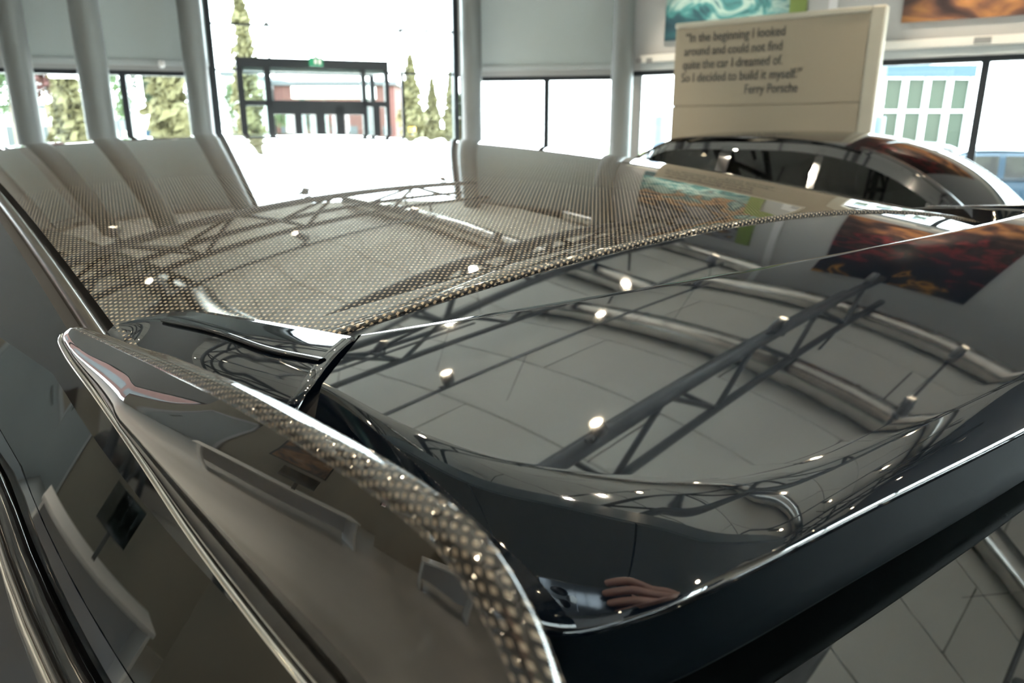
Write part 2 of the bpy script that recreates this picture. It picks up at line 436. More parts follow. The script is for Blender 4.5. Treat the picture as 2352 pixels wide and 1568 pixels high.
# ------------------------------------------------------------------ glazed entrance bay, point-fixed glass
bay = empty('window_8', (L_C[0], L_C[1], 0)); bay['kind'] = 'structure'
binv = Matrix.Translation((-L_C[0], -L_C[1], 0))
def bput(b, nm, m, smooth=False):
    o = b.build(nm, m, bay, smooth); o.data.transform(binv); return o
bL = (Vector(B_R)-Vector(L_C)).length
for f0, f1 in ((0, .10/bL), (1-.09/bL, 1)):
    bput(MB().slab(*seg(L_C, B_R, f0, f1), 0, CEIL, .16, 0), 'bay_frame', M['frame'])
fx = [.02, frac_px(L_C, B_R, 614, 80), frac_px(L_C, B_R, 768, 80), frac_px(L_C, B_R, 922, 80), .98]
zs = [.05]
zz1 = at(760, 165, 12.7).z; zz2 = at(760, 63, 12.7).z
zs += [zz1, zz2, zz2+(zz2-zz1), zz2+2*(zz2-zz1), CEIL]
for i in range(4):
    for j in range(5):
        if i in (1,2) and j == 0: continue     # the vestibule stands in these bays
        a, b_ = seg(L_C, B_R, fx[i]+.002, fx[i+1]-.002)
        bput(MB().slab(a, b_, zs[j]+.008, zs[j+1]-.008, .014, .05), 'pane', M['pane'])
for z in zs[1:-1]:
    bput(MB().slab(*seg(L_C, B_R, .02, .98), z-.018, z+.018, .016, .046), 'glazing_joint', M['frame'])
for f in fx[1:-1]:
    a, b_ = seg(L_C, B_R, f-.0045, f+.0045)
    if abs(f-fx[2]) > .01: bput(MB().slab(a, b_, zs[1], CEIL, .012, .051), 'glazing_joint', M['frame'])
dB = (Vector(B_R)-Vector(L_C)).normalized(); nB = Vector((-dB.y, dB.x))
for f in (fx[1], fx[3], (fx[3]+.98)/2):
    for z in (zs[1], zs[2], zs[3]):
        c_ = Vector(seg(L_C, B_R, f)); b = MB()
        for sx in (-1,1):
            for sz in (-1,1):
                e_ = c_+dB*sx*.09
                b.tube((c_.x-nB.x*.05, c_.y-nB.y*.05, z), (e_.x+nB.x*.04, e_.y+nB.y*.04, z+sz*.07), .011, 8)
        bput(b, 'spider_fitting', M['column'])
a, b_ = seg(L_C, B_R, fx[3]-.006, fx[3]+.006)
bput(MB().slab(a, b_, 0, zs[1], .06, .06), 'mullion', M['frame'])

# ------------------------------------------------------------------ entrance vestibule
vD = 11.55
vp = at(556, 300, vD); vq = at(897, 300, vD+.75)
vx = (Vector((vq.x-vp.x, vq.y-vp.y))).normalized(); VW = math.hypot(vq.x-vp.x, vq.y-vp.y)
vest = empty('entrance_vestibule', (vp.x, vp.y, 0), math.atan2(vx.y, vx.x), label='black framed glass entrance vestibule with double doors beyond the bay', cat='vestibule')
VT = at(556, 131, vD).z; VM = at(700, 236, vD+.3).z
def vb(x0, x1, z0, z1, nm='frame_bar', m='frame', y0=-.05, y1=.08):
    return MB().box((x0,y0,z0),(x1,y1,z1)).build(nm, M[m], vest)
k = VW/341.0
vb(0, VW, VT-20*VW/341, VT, 'header_beam', y1=.5)
for x0, x1 in ((0,.0+13*k),(58*k,72*k),(276*k,286*k),(331*k,VW)):
    vb(x0, x1, 0, VT-20*k, 'post')
vb(13*k, 331*k, VM-.05, VM+.03)
vb(72*k, 276*k, VM-.17, VM-.05, 'door_header')
for x0, x1 in ((13,58),(72,276),(286,331)):
    MB().box((x0*k,.0,VM+.03),(x1*k,.01,VT-20*k)).build('pane', M['pane'], vest)
for x0, x1 in ((13,58),(286,331)):
    MB().box((x0*k,.0,.05),(x1*k,.01,VM-.05)).build('pane', M['pane'], vest)
for x0, x1 in ((118,134),(166,186),(212,232),(300,316)):
    vb(x0*k, x1*k, 0, VM-.05, 'door_stile')
for x0, x1 in ((72,118),(134,166),(186,212),(232,276)):
    MB().box((x0*k,.02,.05),(x1*k,.03,VM-.17)).build('pane', M['pane'], vest)
vb(13*k, 331*k, VT-28*k, VT-20*k, 'blind_box', 'blindbar', .02, .1)
# depth: the outer wall of the draught lobby
for x in (0, VW-.08):
    MB().box((x,1.3,0),(x+.08,1.38,VT)).build('post', M['frame'], vest)
MB().box((0,.5,VT-.14),(.08,1.3,VT)).build('side_rail', M['frame'], vest)
MB().box((VW-.08,.5,VT-.14),(VW,1.3,VT)).build('side_rail', M['frame'], vest)
MB().box((0,1.3,VT-.14),(VW,1.38,VT)).build('header_beam', M['frame'], vest)
ex = empty('exit_sign', at(725, 143, vD+.22), math.atan2(vx.y, vx.x), label='small green emergency exit sign on the vestibule header', cat='sign')
MB().box((-.10,-.09,-.06),(.10,-.055,.06)).build('sign_face', M['green_sign'], ex)
MB().box((-.03,-.093,-.03),(.01,-.09,.035)).build('running_figure', M['white'], ex)
MB().box((.03,-.093,-.035),(.07,-.09,.035)).build('door_symbol', M['white'], ex)
MB().box((-.03,-.08,.06),(.03,-.05,.09)).build('bracket', M['white'], ex)

# ------------------------------------------------------------------ columns
for i, (px, D, r, lb) in enumerate([(42,10.55,.165,'grey round steel column at the far left edge'),(212,10.35,.185,'grey round steel column, second from the left'),(449,11.35,.165,'grey round steel column left of the entrance bay'),(1083,12.75,.165,'grey round steel column right of the entrance bay'),(1430,11.75,.165,'grey round steel column beside the quote board')]):
    r_ = ray(px, 150); x = r_.x/r_.y*D
    o = MB().lathe([(0,0),(r*1.5,0),(r*1.5,.02),(r,.02),(r,CEIL-.04),(0,CEIL-.04)], 40, (0,0,0)).build('steel_column', M['column'])
    o.location = (x, D, 0); autosmooth(o); tag(o, lb, 'column', 'steel columns along the window wall')
# ------------------------------------------------------------------ blinds on the window walls
def blind(px0, px1, p, q, lb, zb):
    f0 = frac_px(p, q, px0, 100); f1 = frac_px(p, q, px1, 100)
    a, b_ = seg(p, q, f0, f1)
    e = empty('roller_blind', (a[0], a[1], 0), label=lb, cat='blind', group='grey roller blinds')
    inv = Matrix.Translation((-a[0], -a[1], 0))
    o = MB().slab(a, b_, zb+.05, CEIL-.35, .012, -.09).build('fabric', M['blind'], e); o.data.transform(inv)
    o = MB().slab(a, b_, zb-.03, zb+.05, .05, -.11).build('bottom_bar', M['blindbar'], e); o.data.transform(inv); bevel(o, .01)
    o = MB().slab(a, b_, CEIL-.35, CEIL-.2, .12, -.13).build('cassette', M['blindbar'], e); o.data.transform(inv)
blind(-120, 32, L_A, L_B, 'pale grey roller blind cut by the left picture edge', 2.60)
blind(56, 200, L_B, L_C, 'pale grey roller blind between the two leftmost columns', 2.60)
blind(224, 445, L_B, L_C, 'pale grey roller blind left of the entrance bay', 2.60)
blind(452, 476, L_B, L_C, 'narrow grey roller blind strip against the bay frame', 2.60)
blind(1105, 1410, B_R, M_R, 'pale grey roller blind right of the entrance bay', 2.62)
blind(1062, 1078, B_R, M_R, 'narrow grey roller blind strip right of the bay frame', 2.62)
# small white sensor on the left blind
sp_ = at(371, 147, 11.25)
o = MB().lathe([(0,-.05),(.03,-.05),(.045,-.02),(.045,.03),(.03,.05),(0,.05)], 16).build('blind_sensor', M['switch']); o.location = sp_; tag(o, 'small white sensor box at the foot of a grey blind', 'sensor')
# ------------------------------------------------------------------ right wall: trunking, sockets, prints
def on_right(px, py, off=.0):
    f = frac_px(R_L, R_R, px, py); p = Vector(seg(R_L, R_R, f)); d = (Vector(R_R)-Vector(R_L)).normalized(); n = Vector((d.y, -d.x))
    p = p+n*off; r_ = ray(px, py)
    return Vector((p.x, p.y, H+r_.z/r_.y*p.y))
dR = (Vector(R_R)-Vector(R_L)).normalized(); nR = Vector((dR.y, -dR.x)); rzR = math.atan2(dR.y, dR.x)
t0 = Vector(seg(R_L, R_R, .02)); 
tk = empty('cable_trunking', (t0.x, t0.y, 2.5), rzR, label='cream cable trunking running along the right wall above windows', cat='trunking')
LR = (Vector(R_R)-Vector(R_L)).length
zt = on_right(2200, 87).z; zb_ = on_right(2200, 108).z
o = MB().box((0,-.09,zb_-2.5),(LR*.95,-.002,zt-2.5)).build('trunk', M['trunk'], tk); bevel(o, .008)
o = MB().box((0,-.05,.0),(LR*.95,-.002,zb_-2.505)).build('shadow_rail', M['blindbar'], tk)
for px, py in ((2248,93),(2268,92),(1473,140),(1497,139)):
    p = on_right(px, py, .09); q = p-Vector((t0.x,t0.y,2.5)); lx = q.x*dR.x+q.y*dR.y
    o = MB().box((lx-.045,-.10,q.z-.035),(lx+.045,-.09,q.z+.035)).build('socket', M['socket'], tk)
def poster(px0, py0, px1, hgt, m, lb, z0=None):
    a = on_right(px0, py0, .0); b_ = on_right(px1, py0, .0); W = (Vector((b_.x,b_.y))-Vector((a.x,a.y))).length
    e = empty('wall_print', (a.x, a.y, z0 or a.z), rzR, label=lb, cat='print', group='large canvas prints')
    o = MB().box((0,-.05,0),(W,-.004,hgt)).build('canvas', m, e)
    return e, W
pe, pwid = poster(1529, 95, 1808, 2.5, M['poster_sea'], 'teal sea picture print partly hidden behind the quote board')
MB().box((pwid,-.05,0),(pwid+.22,-.004,2.5)).build('green_stripe', M['poster_green'], pe)
poster(2071, 50, 2640, 2.4, M['poster_dusk'], 'orange and dark red sunset car print on right wall', pe.location.z+.03)
# vertical cover strip and door jamb beside the print
tag(MB().slab(seg(R_L,R_R,frac_px(R_L,R_R,1925,10)), seg(R_L,R_R,frac_px(R_L,R_R,1905,10)), 2.9, CEIL-.05, .03, .002).build('trim_5', M['fascia']), kind='structure')

# ------------------------------------------------------------------ quote board
BP = Vector((2.93, 6.5)); BD = Vector((-.787, .617)).normalized()
brd = empty('quote_board', (BP.x, BP.y, 0), math.atan2(-BD.y, -BD.x), label='tall beige freestanding display board printed with a dark quotation', cat='display board')
# local x runs from the left end to the right end (x<=0), local -y faces the photographer
BT = 2.615; BS = 1.865; BW = 1.74
o = MB().box((-BW,.0,BS+.003),(-.02,.09,BT-.05)).build('upper_panel', M['board'], brd); bevel(o,.004)
o = MB().box((-BW,.0,.0),(-.02,.09,BS-.003)).build('lower_panel', M['board'], brd); bevel(o,.004)
o = MB().box((-.018,-.01,0),(.10,.10,BT)).build('edge_post', M['board_edge'], brd); bevel(o,.02,3)
o = MB().box((-BW-.01,-.01,BT-.048),(-.02,.10,BT)).build('top_cap', M['board_edge'], brd); bevel(o,.012,2)
MB().box((-BW+.01,.02,BS-.01),(-.03,.085,BS+.01)).build('joint_strip', M['board'], brd)
lines = [('\u201cIn the beginning I looked', -1.633, -.70, 2.437), ('around and could not find', -1.640, -.715, 2.318), ('quite the car I dreamed of.', -1.648, -.70, 2.200), ('So I decided to build it myself.\u201d', -1.655, -.525, 2.083), ('Ferry Porsche', -1.02, -.545, 1.964)]
dg = None
for txt, x0, x1, z in lines:
    cu = bpy.data.curves.new('quote_line', 'FONT'); cu.body = txt; cu.size = .1; cu.extrude = .002; cu.resolution_u = 3
    to = bpy.data.objects.new('tmp', cu); C.objects.link(to)
    bpy.context.view_layer.update()
    dg = bpy.context.evaluated_depsgraph_get()
    me = bpy.data.meshes.new_from_object(to.evaluated_get(dg)); me.name = 'quote_line'
    xs = [v.co.x for v in me.vertices]; wd = max(xs)-min(xs); sx = (x1-x0)/wd
    for v in me.vertices:
        x = (v.co.x-min(xs))*sx+x0; zz = z+v.co.y*1.18; y = -.003-v.co.z
        v.co = (x, y, zz)
    bpy.data.objects.remove(to); bpy.data.curves.remove(cu)
    me.materials.clear()
    link('quote_line', me, M['ink'], brd)

# ------------------------------------------------------------------ ceiling steelwork: triangular lattice girders
TZ = 5.2
def girder(s0, t0, t1, lb):
    x0, y0 = ts(t0, s0)
    e = empty('lattice_girder', (x0, y0, TZ), TA, label=lb, cat='truss', group='dark lattice girders')
    L_ = t1-t0; step = 1.7
    for y, z, r in ((-.30,.42,.055),(.30,.42,.055),(0,-.12,.085)):
        o = MB().tube((0,y,z),(L_,y,z), r, 18).build('chord', M['truss'], e); autosmooth(o)
    n = int(L_/step)
    for i in range(n):
        a = i*step+.2
        for y in (-.30,.30):
            for xa, xb in ((a, a+step*.5),(a+step, a+step*.5)):
                if xa > L_ or xb > L_: continue
                o = MB().tube((xa, y, .42),(xb, 0, -.12), .034, 10).build('strut', M['truss'], e); autosmooth(o)
        o = MB().tube((a,-.30,.42),(a,.30,.42), .03, 10).build('strut', M['truss'], e); autosmooth(o)
    for x in (1.15, L_*.5+.35, L_-1.7):
        while any(abs(t0+x-td) < .4 for td in (10.2,7.4,3.0,-3.6)): x += .1
        for y in (-.30,.30):
            MB().tube((x,y,.42),(x,y,CEIL-TZ-.03), .02, 8).build('hanger', M['truss'], e)
    return e
def t_range(s_):
    ok = [t/20 for t in range(-400, 500) if all(inside(*ts(t/20+d, s_+ds)) for d in (-.35,.35) for ds in (-.4,.4))]
    return ok[0], ok[-1]
gl = [(-8.6,'far left'),(-5.0,'left'),(-1.55,'middle'),(1.9,'right'),(5.3,'far right')]
gnames = ['dark lattice roof girder nearest the left window wall','dark lattice roof girder over the left showroom half','dark lattice roof girder over the carbon roofed car','dark lattice roof girder mirrored in the spoiler','dark lattice roof girder near the right wall']
for (s0, _), lb in zip(gl, gnames):
    a, b_ = t_range(s0); girder(s0, a, b_, lb)
# round ducts across the girders
def duct(t, s0, s1, z, r, lb):
    x, y = ts(t, s0); L_ = s1-s0
    e = empty('ventilation_duct', (x, y, z), math.atan2(SD.y, SD.x), label=lb, cat='duct', group='galvanised ceiling ducts')
    n = int(L_/1.5)
    for i in range(n):
        xa = i*L_/n; xb = (i+1)*L_/n
        o = MB().tube((xa+.004,0,0),(xb-.004,0,0), r, 28).build('duct_section', M['duct'], e); autosmooth(o)
        o = MB().tube((xb-.03,0,0),(xb+.03,0,0), r*1.05, 28).build('duct_collar', M['duct'], e); autosmooth(o)
    return e
def s_range(t, mg=.5):
    ok = [s_/20 for s_ in range(-400, 400) if all(inside(*ts(t+dt, s_/20+d)) for d in (-mg,mg) for dt in (-.3,.3))]
    return ok[0], ok[-1]
for t, z, r, lb in ((10.2,5.93,.2,'silver round duct near the far windows'),(7.4,5.93,.22,'silver round duct mirrored in the spoiler lid'),(3.0,5.93,.2,'silver round duct above the photographer'),(-3.6,5.93,.2,'silver round duct over the back of the room')):
    a, b_ = s_range(t); duct(t, a, b_, z, r, lb)

# ------------------------------------------------------------------ spotlights on lighting tracks
sb = MB(); sb.lathe([(0,.11),(.052,.11),(.058,.10),(.058,-.10),(.054,-.105)], 18); spot_body = sb.mesh('lamp_body'); spot_body.materials.append(M['spot'])
sb = MB(); sb.lathe([(.054,-.105),(.045,-.10),(.034,-.075)], 18); spot_ring = sb.mesh('reflector'); spot_ring.materials.append(M['spot_w'])
sb = MB(); sb.lathe([(.034,-.078),(.0001,-.078)], 18); spot_lens = sb.mesh('lens'); spot_lens.materials.append(M['lens'])
sb = MB(); sb.box((-.012,-.07,-.01),(.012,-.058,.16)).box((-.012,-.07,.15),(.012,.012,.165)).box((-.05,-.018,.16),(.05,.018,.19)); spot_br = sb.mesh('bracket'); spot_br.materials.append(M['truss'])
for me in (spot_body, spot_ring):
    for p in me.polygons: p.use_smooth = True
lt = bpy.data.lights.new('spot_beam', 'SPOT'); lt.energy = 62; lt.spot_size = math.radians(62); lt.spot_blend = .6; lt.color = (1,.86,.66); lt.shadow_soft_size = .04
nspot = 0
ORD = ['first','second','third','fourth','fifth','sixth']
dlt = bpy.data.lights.new('downlight_beam', 'SPOT'); dlt.energy = 25; dlt.spot_size = math.radians(80); dlt.spot_blend = .7; dlt.color = (1,.88,.7); dlt.shadow_soft_size = .04
def spotlight(x, y, z, tilt, az, lb):
    global nspot
    e = empty('track_spotlight', (x, y, z-.19), az, label=lb, cat='spotlight', group='ceiling track spotlights')
    for nm, me in (('lamp_body', spot_body),('reflector', spot_ring),('lens', spot_lens)):
        o = bpy.data.objects.new(nm, me); C.objects.link(o); o.parent = e; o.rotation_euler = (0, tilt, 0)
    o = bpy.data.objects.new('bracket', spot_br); C.objects.link(o); o.parent = e
    l = bpy.data.objects.new('lamp_beam', lt); C.objects.link(l); l.parent = e
    l.location = (-math.sin(tilt)*.12, 0, -math.cos(tilt)*.12); l.rotation_euler = (0, tilt, 0)
    nspot += 1
random.seed(11)
# lamps clamped below each girder's lower chord
for gi, (s0, _) in enumerate(gl):
    a, b_ = t_range(s0)
    n = 6; nm = ['left wall','left','middle','right','far right'][gi]
    for i in range(n):
        t = lerp(a+1.0, b_-.8, i/(n-1))
        x, y = ts(t, s0)
        spotlight(x, y, TZ-.205, random.uniform(.25,.6)*random.choice((-1,1)), TA+random.uniform(-.6,.6), 'spotlight, %s from rear end under the %s' % (ORD[i], gnames[gi][5:]))
# thin suspended tracks with lamps between the girders
trk = 0
rm = MB(); rm.lathe([(.045,.0),(.06,.0),(.062,-.006),(.045,-.008),(.038,.0)], 20); ring_me = rm.mesh('trim_ring'); ring_me.materials.append(M['spot_w'])
rm = MB(); rm.lathe([(.0001,-.002),(.040,-.002)], 20); dl_me = rm.mesh('lens'); dl_me.materials.append(M['lens'])
for (x, y) in [(xx, yy) for xx in (1.2,-.7,-2.6,-4.5,-6.4,-8.3) for yy in (-3.9,-2.6,-1.3)]:
    e = empty('downlight', (x, y, MZ-.001), 0, label='round downlight in the dark gallery soffit, %s row, %s from the left wall' % ({-3.9:'back',-2.6:'middle',-1.3:'front'}[y], {-8.3:'first',-6.4:'second',-4.5:'third',-2.6:'fourth',-.7:'fifth',1.2:'sixth'}[x]), cat='downlight', group='soffit downlights')
    for nm, me in (('trim_ring', ring_me),('lens', dl_me)):
        o = bpy.data.objects.new(nm, me); C.objects.link(o); o.parent = e
    l = bpy.data.objects.new('lamp_beam', dlt); C.objects.link(l); l.parent = e; l.location = (0,0,-.02)
for s0, ta, tb in ((-3.3,1.0,8.4),(.2,2.2,8.6),(3.5,1.5,6.9),(-6.8,0,6.5),(1.0,-1.6,1.4),(-4.6,1.6,5.2)):
    x0, y0 = ts(ta, s0)
    e = empty('lighting_track', (x0, y0, 5.2), TA, label=['thin black lighting track over the carbon roof','thin black lighting track above the spoiler','thin black lighting track near the right prints','thin black lighting track beside the left windows','thin black lighting track behind the photographer','thin black lighting track over the left gallery side'][trk], cat='lighting track', group='suspended lighting tracks')
    MB().box((0,-.018,-.018),(tb-ta,.018,.018)).build('rail', M['truss'], e)
    for q in (.4, (tb-ta)*.5, tb-ta-.4):
        MB().tube((q,0,.018),(q,0,CEIL-5.2-.035), .004, 6).build('hanger', M['truss'], e)
    for i in range(4):
        t = lerp(ta+.4, tb-.4, i/3); x, y = ts(t, s0)
        spotlight(x, y, 5.182, random.uniform(.2,.65)*random.choice((-1,1)), TA+random.uniform(-.8,.8), 'spotlight, %s from rear end of the thin track %s' % (ORD[i], ['over the carbon roof','above the spoiler','near the right prints','beside the left windows','behind the photographer','over the left gallery side'][trk]))
    trk += 1

# ------------------------------------------------------------------ things behind the photographer, mirrored in the dark bodywork
def desk(x, y, rz, lb):
    e = empty('reception_desk', (x, y, 0), rz, label=lb, cat='desk')
    o = MB().box((-1.1,-.38,.72),(1.1,.38,.76)).build('worktop', M['white'], e); bevel(o,.01)
    for sx in (-1.06,1.02): MB().box((sx,-.36,0),(sx+.04,.36,.72)).build('leg_panel', M['white'], e)
    MB().box((-1.02,.30,.2),(1.02,.33,.72)).build('modesty_panel', M['fascia'], e)
    o = MB().box((-.28,-.02,.98),(.28,.0,1.30)).build('screen', M['lens_dark'], e); MB().box((-.03,0,.76),(.03,.03,1.0)).build('screen_stand', M['truss'], e)
desk(-6.2, 1.6, math.radians(70), 'white office desk beside the left gallery wall')
desk(-6.8, -2.2, math.radians(95), 'white office desk near the back left corner')
def picture(x, y, z, w_, h_, rz, m, lb):
    e = empty('framed_picture', (x, y, z), rz, label=lb, cat='picture')
    MB().box((-w_/2,-.03,-h_/2),(w_/2,-.002,h_/2)).build('frame', M['frame'], e); MB().box((-w_/2+.05,-.035,-h_/2+.05),(w_/2-.05,-.03,h_/2-.05)).build('print', m, e)
picture(-11.46, 3.0, 1.8, 1.6, 1.1, math.pi/2, M['poster_dusk'], 'framed dark picture on the left wall')
picture(-11.46, -3.6, 1.9, 1.0, 1.3, math.pi/2, M['poster_sea'], 'framed teal picture near the back left corner')
d1 = empty('door_1', (-11.5, 5.2, 0), math.pi/2); d1['kind'] = 'structure'
MB().box((-.55,-.05,0),(.55,-.005,2.2)).build('door_leaf', M['blindbar'], d1)
for sx in (-.62,.55): MB().box((sx,-.07,0),(sx+.07,-.003,2.27)).build('door_frame', M['fascia'], d1)
MB().box((-.62,-.07,2.2),(.62,-.003,2.27)).build('door_frame', M['fascia'], d1)
MB().tube((.42,-.09,1.0),(.42,-.09,1.3),.012,8).build('door_handle', M['chrome'], d1)
tag(MB().slab((-8.9,.2),(-8.9,-1.8),0,2.9,.15).build('partition_panel', M['wall_beige']), 'beige freestanding partition before the left wall', 'partition')
# window light portals (help Cycles find the daylight)
def portal(p, q, z0, z1):
    p = Vector(p); q = Vector(q); d = (q-p).normalized(); n = Vector((d.y, -d.x)); c_ = (p+q)/2-n*.30
    l = bpy.data.lights.new('daylight_portal', 'AREA'); l.shape = 'RECTANGLE'; l.size = (q-p).length; l.size_y = z1-z0
    l.cycles.is_portal = True
    o = bpy.data.objects.new('daylight_portal', l); C.objects.link(o)
    o.location = (c_.x, c_.y, (z0+z1)/2)
    o.rotation_euler = Vector((n.x, n.y, 0)).to_track_quat('-Z', 'Y').to_euler()
for a in ((L_A,L_B,.1,HEAD),(L_B,L_C,.1,HEAD),(L_C,B_R,.05,CEIL),(B_R,M_R,.1,HEAD),(R_L,R_R,.1,HEAD),(R_R,E_R,.5,2.1),(wb[1],wb[2],.1,2.6),(wl[1],wl[2],1.2,2.9)):
    portal(*a)

# ================================================================== the cars
# car frame: x to the car's right, y forward (0 at the rear roof corners), z up; d = metres below the camera height
CX, CY = .19, .83
CAR_A = math.atan2(.6258, .78)
PROF = 1
def zc(v):
    if PROF == 2:
        x = 1.0-v
        if x > 0: return .008+.03*x*x+.22*x**3 if x < 1.35 else .008+.03*1.35**2+.22*1.35**3+(x-1.35)*.10
        return .008+.085*(-x)**3.4 if x > -.62 else .0247+(-x-.62)*.30+(-x-.62)**2*.45
    if v > 1.5: return .008+.051*.16+(v-1.5)*.17+(v-1.5)**2*.50
    return .008+.051*(v-1.1)**2
def extra(v):
    if PROF == 2: return 0.0
    x = -.12-v
    return .35*x**1.2 if x > 0 else 0.0
def crown(v): return .16-.06*clamp(v, 0, 1.2)
def rdrop(u, v): return zc(v)+crown(v)*u*u
def edge(v):
    if PROF == 2: return zc(v)+.14*.58**2+.012
    e_ = zc(v)+crown(v)*.59**2+.009
    if v < -.45: e_ += .35*(-.45-v)**1.25
    return e_
KS = .2
def glass_top(v): return min(.016+.12*max(0, v), .06) if PROF == 1 else .05
def side_u(v, d):
    x = d-edge(v); g = glass_top(v)
    return .5955+(1.2*x if x < g else 1.2*g+.5*(x-g))-(.3*v*v if v < 0 and v > -.45 else (.3*.2025+.27*(-.45-v)*.6 if v <= -.45 else 0))
def P3(u, v, d): return (u, v, H-d)

def roof_grid(v0, v1, nu=60, nv=80, hw=.578, add=0.0, roll=True, d_fn=rdrop):
    rows = []; us = [lerp(-hw, hw, i/nu) for i in range(nu+1)]
    if roll:
        r = .004
        for k in range(7):
            a = math.pi/2*(1-k/6)
            rows.append([P3(u, v0+r*(1-math.sin(a)), d_fn(u, v0+r)+r*(1-math.cos(a))+.000+add if k else d_fn(u, v0+r)+.008+add) for u in us])
    for j in range(nv+1):
        v = lerp(v0+(.004 if roll else 0), v1, j/nv)
        rows.append([P3(u, v, d_fn(u, v)+add) for u in us])
    return rows
def side_pt(s, v, d, off=0.0): return P3(s*(side_u(v, d)+off), v, d)

def tail_d(u, v):   # rear glass surface
    if PROF == 2: return zc(v)+.004+.12*u*u
    return zc(v)+extra(v)+.035+.09*u*u
def lower_w(v):
    f = abs((v-1.1)/2.5)
    return .985*(1-.10*f**4)
def belt_d(v, off): return edge(clamp(v, -.9, 1.45))+off

def coupe(root, paint, glass_m, belt=.22, detail=True, split=None, roof=True, main=False, trimmat=None):
    """shared body: side frames, side glass, screens, lower shell, bonnet, lamps, wheels"""
    nv = 90; GV = -.255 if PROF == 1 else .42
    vA, vB = -1.02, 2.28
    def bofs(v): return belt+(.25*clamp((v-.4)/.9, 0, 1) if main else 0)
    def bd(v):                              # bottom of the side glass, follows the roof then runs level
        return max(edge(v)+.02, min(belt_d(v, bofs(v)), .62)) if v > -.9 else max(edge(v)+.02, min(edge(v)+.02+max(0, (belt-.02)*(v+1.02)/.12), .62))
    def gt(v):                              # top of the side glass
        return edge(v)+glass_top(v)
    for s, side in ((-1,'left'),(1,'right')):
        # panes: list of v ranges, the frame keeps the rest
        cuts = [(-.72 if not main else -.62, .93), (1.0, 2.0)]
        if PROF == 2: cuts = [(.02,.58), (.62,1.14), (1.22,1.95)]
        def gb(v): return max(gt(v)+.001, bd(v)-.012)
        vs = sorted(set([lerp(vA, vB, j/nv) for j in range(nv+1)]+[c_ for cc in cuts for c_ in cc]))
        fr = MB(); 
        for j in range(len(vs)-1):
            va, vb_ = vs[j], vs[j+1]; vm = (va+vb_)/2
            inpane = any(a <= vm <= b for a, b in cuts)
            bands = [(edge, gt, 4), (gb, bd, 1)] if inpane else [(edge, bd, 10)]
            for lo, hi, n in bands:
                rows = []
                for i in range(n+1):
                    f = i/n
                    rows.append([side_pt(s, va, lerp(lo(va), max(hi(va), lo(va)+.001), f)), side_pt(s, vb_, lerp(lo(vb_), max(hi(vb_), lo(vb_)+.001), f))])
                fr.grid(rows)
        o = fr.build('side_frame', paint, root, True, weld=True); fix_normals(o); solid(o, .012)
        for a, b in cuts:
            rows = []
            for i in range(9):
                f = i/8
                rows.append([side_pt(s, lerp(a, b, j/40), lerp(gt(lerp(a,b,j/40)), gb(lerp(a,b,j/40)), f), -.0004) for j in range(41)])
            o = MB().grid(rows).build('side_window', glass_m, root, True); fix_normals(o)
            solid(o, .004)
        # trim along the foot of the glass
        for (off, r, m, nm) in ((.008, .0075, 'gloss_black', 'belt_seal'), (.0165, .0045, 'chrome' if main else 'gloss_black', 'belt_trim')):
            path = [Vector(side_pt(s, v, bd(v)+off, .004)) for v in [lerp(-.86, 2.1, j/60) for j in range(61)]]
            b = MB(); rows = []
            for j, p in enumerate(path):
                rows.append([p+Vector((s*r*math.cos(t), 0, r*1.0*math.sin(t))) for t in [2*math.pi*i/8 for i in range(9)]])
            b.grid(rows); o = b.build(nm, M[m], root, True, weld=True); fix_normals(o)
        # shoulder and door skin below the glass
        rows = []
        for j in range(71):
            v = lerp(-1.30, 3.45, j/70); W = lower_w(v); zt_ = (H-bd(clamp(v,-1.02,2.28))-.02)
            if v < -1.02: zt_ = lerp(zt_, 1.0, (-1.02-v)/.28)
            if v > 2.28: zt_ = lerp(H-.64, .80, (v-2.28)/1.17)
            ut = side_u(clamp(v,-1.0,2.28), H-zt_)
            if v > 2.28: ut = lerp(side_u(2.28, .64), .62, (v-2.28)/1.17)
            if v < -1.0: ut = lerp(ut, .60, (-1.0-v)/.30)
            wheel = min(abs(v+.28), abs(v-2.62)); arch = .42 if wheel > .42 else .42+math.sqrt(max(0, .42**2-wheel**2))
            arch = min(arch, zt_-.25)
            prof = [(ut, zt_), (ut+.012, zt_-.03), (lerp(ut, W, .45), lerp(zt_, .98, .55)), (W*.97, min(.95, zt_-.10)), (W, min(.84,zt_-.16)), (W*.985, min(.66,zt_-.2)), (W*.975, max(.5, arch)), (W*.97, arch)]
            prof = [Vector((a, 0, b)) for a, b in prof]
            rows.append([Vector((s*p.x, v, p.z)) for p in crs(prof, 24)])
        o = MB().grid(rows).build('body_side', paint, root, True); fix_normals(o)
    # bonnet, nose, windscreen
    rows = []
    for j in range(31):
        v = lerp(2.2, 3.56, j/30); f = j/30; z = lerp(1.06, .86, f**1.3); hw = lerp(.72, .62, f); drop_ = .5*max(0, f-.88)*4*.3
        rows.append([(u*hw, v-.12*u*u*f, z+.03*(1-u*u)-drop_) for u in [lerp(-1,1,i/24) for i in range(25)]])
    o = MB().grid(rows).build('bonnet', paint, root, True); fix_normals(o); solid(o, .01)
    rows = []
    for j in range(16):
        f = j/15; z = lerp(.82, .28, f)
        rows.append([(u*.93, 3.58-.35*u*u-.05*abs(f-.4), z) for u in [lerp(-1,1,i/24) for i in range(25)]])
    o = MB().grid(rows).build('front_bumper', paint, root, True); fix_normals(o); solid(o, .02)
    rows = []
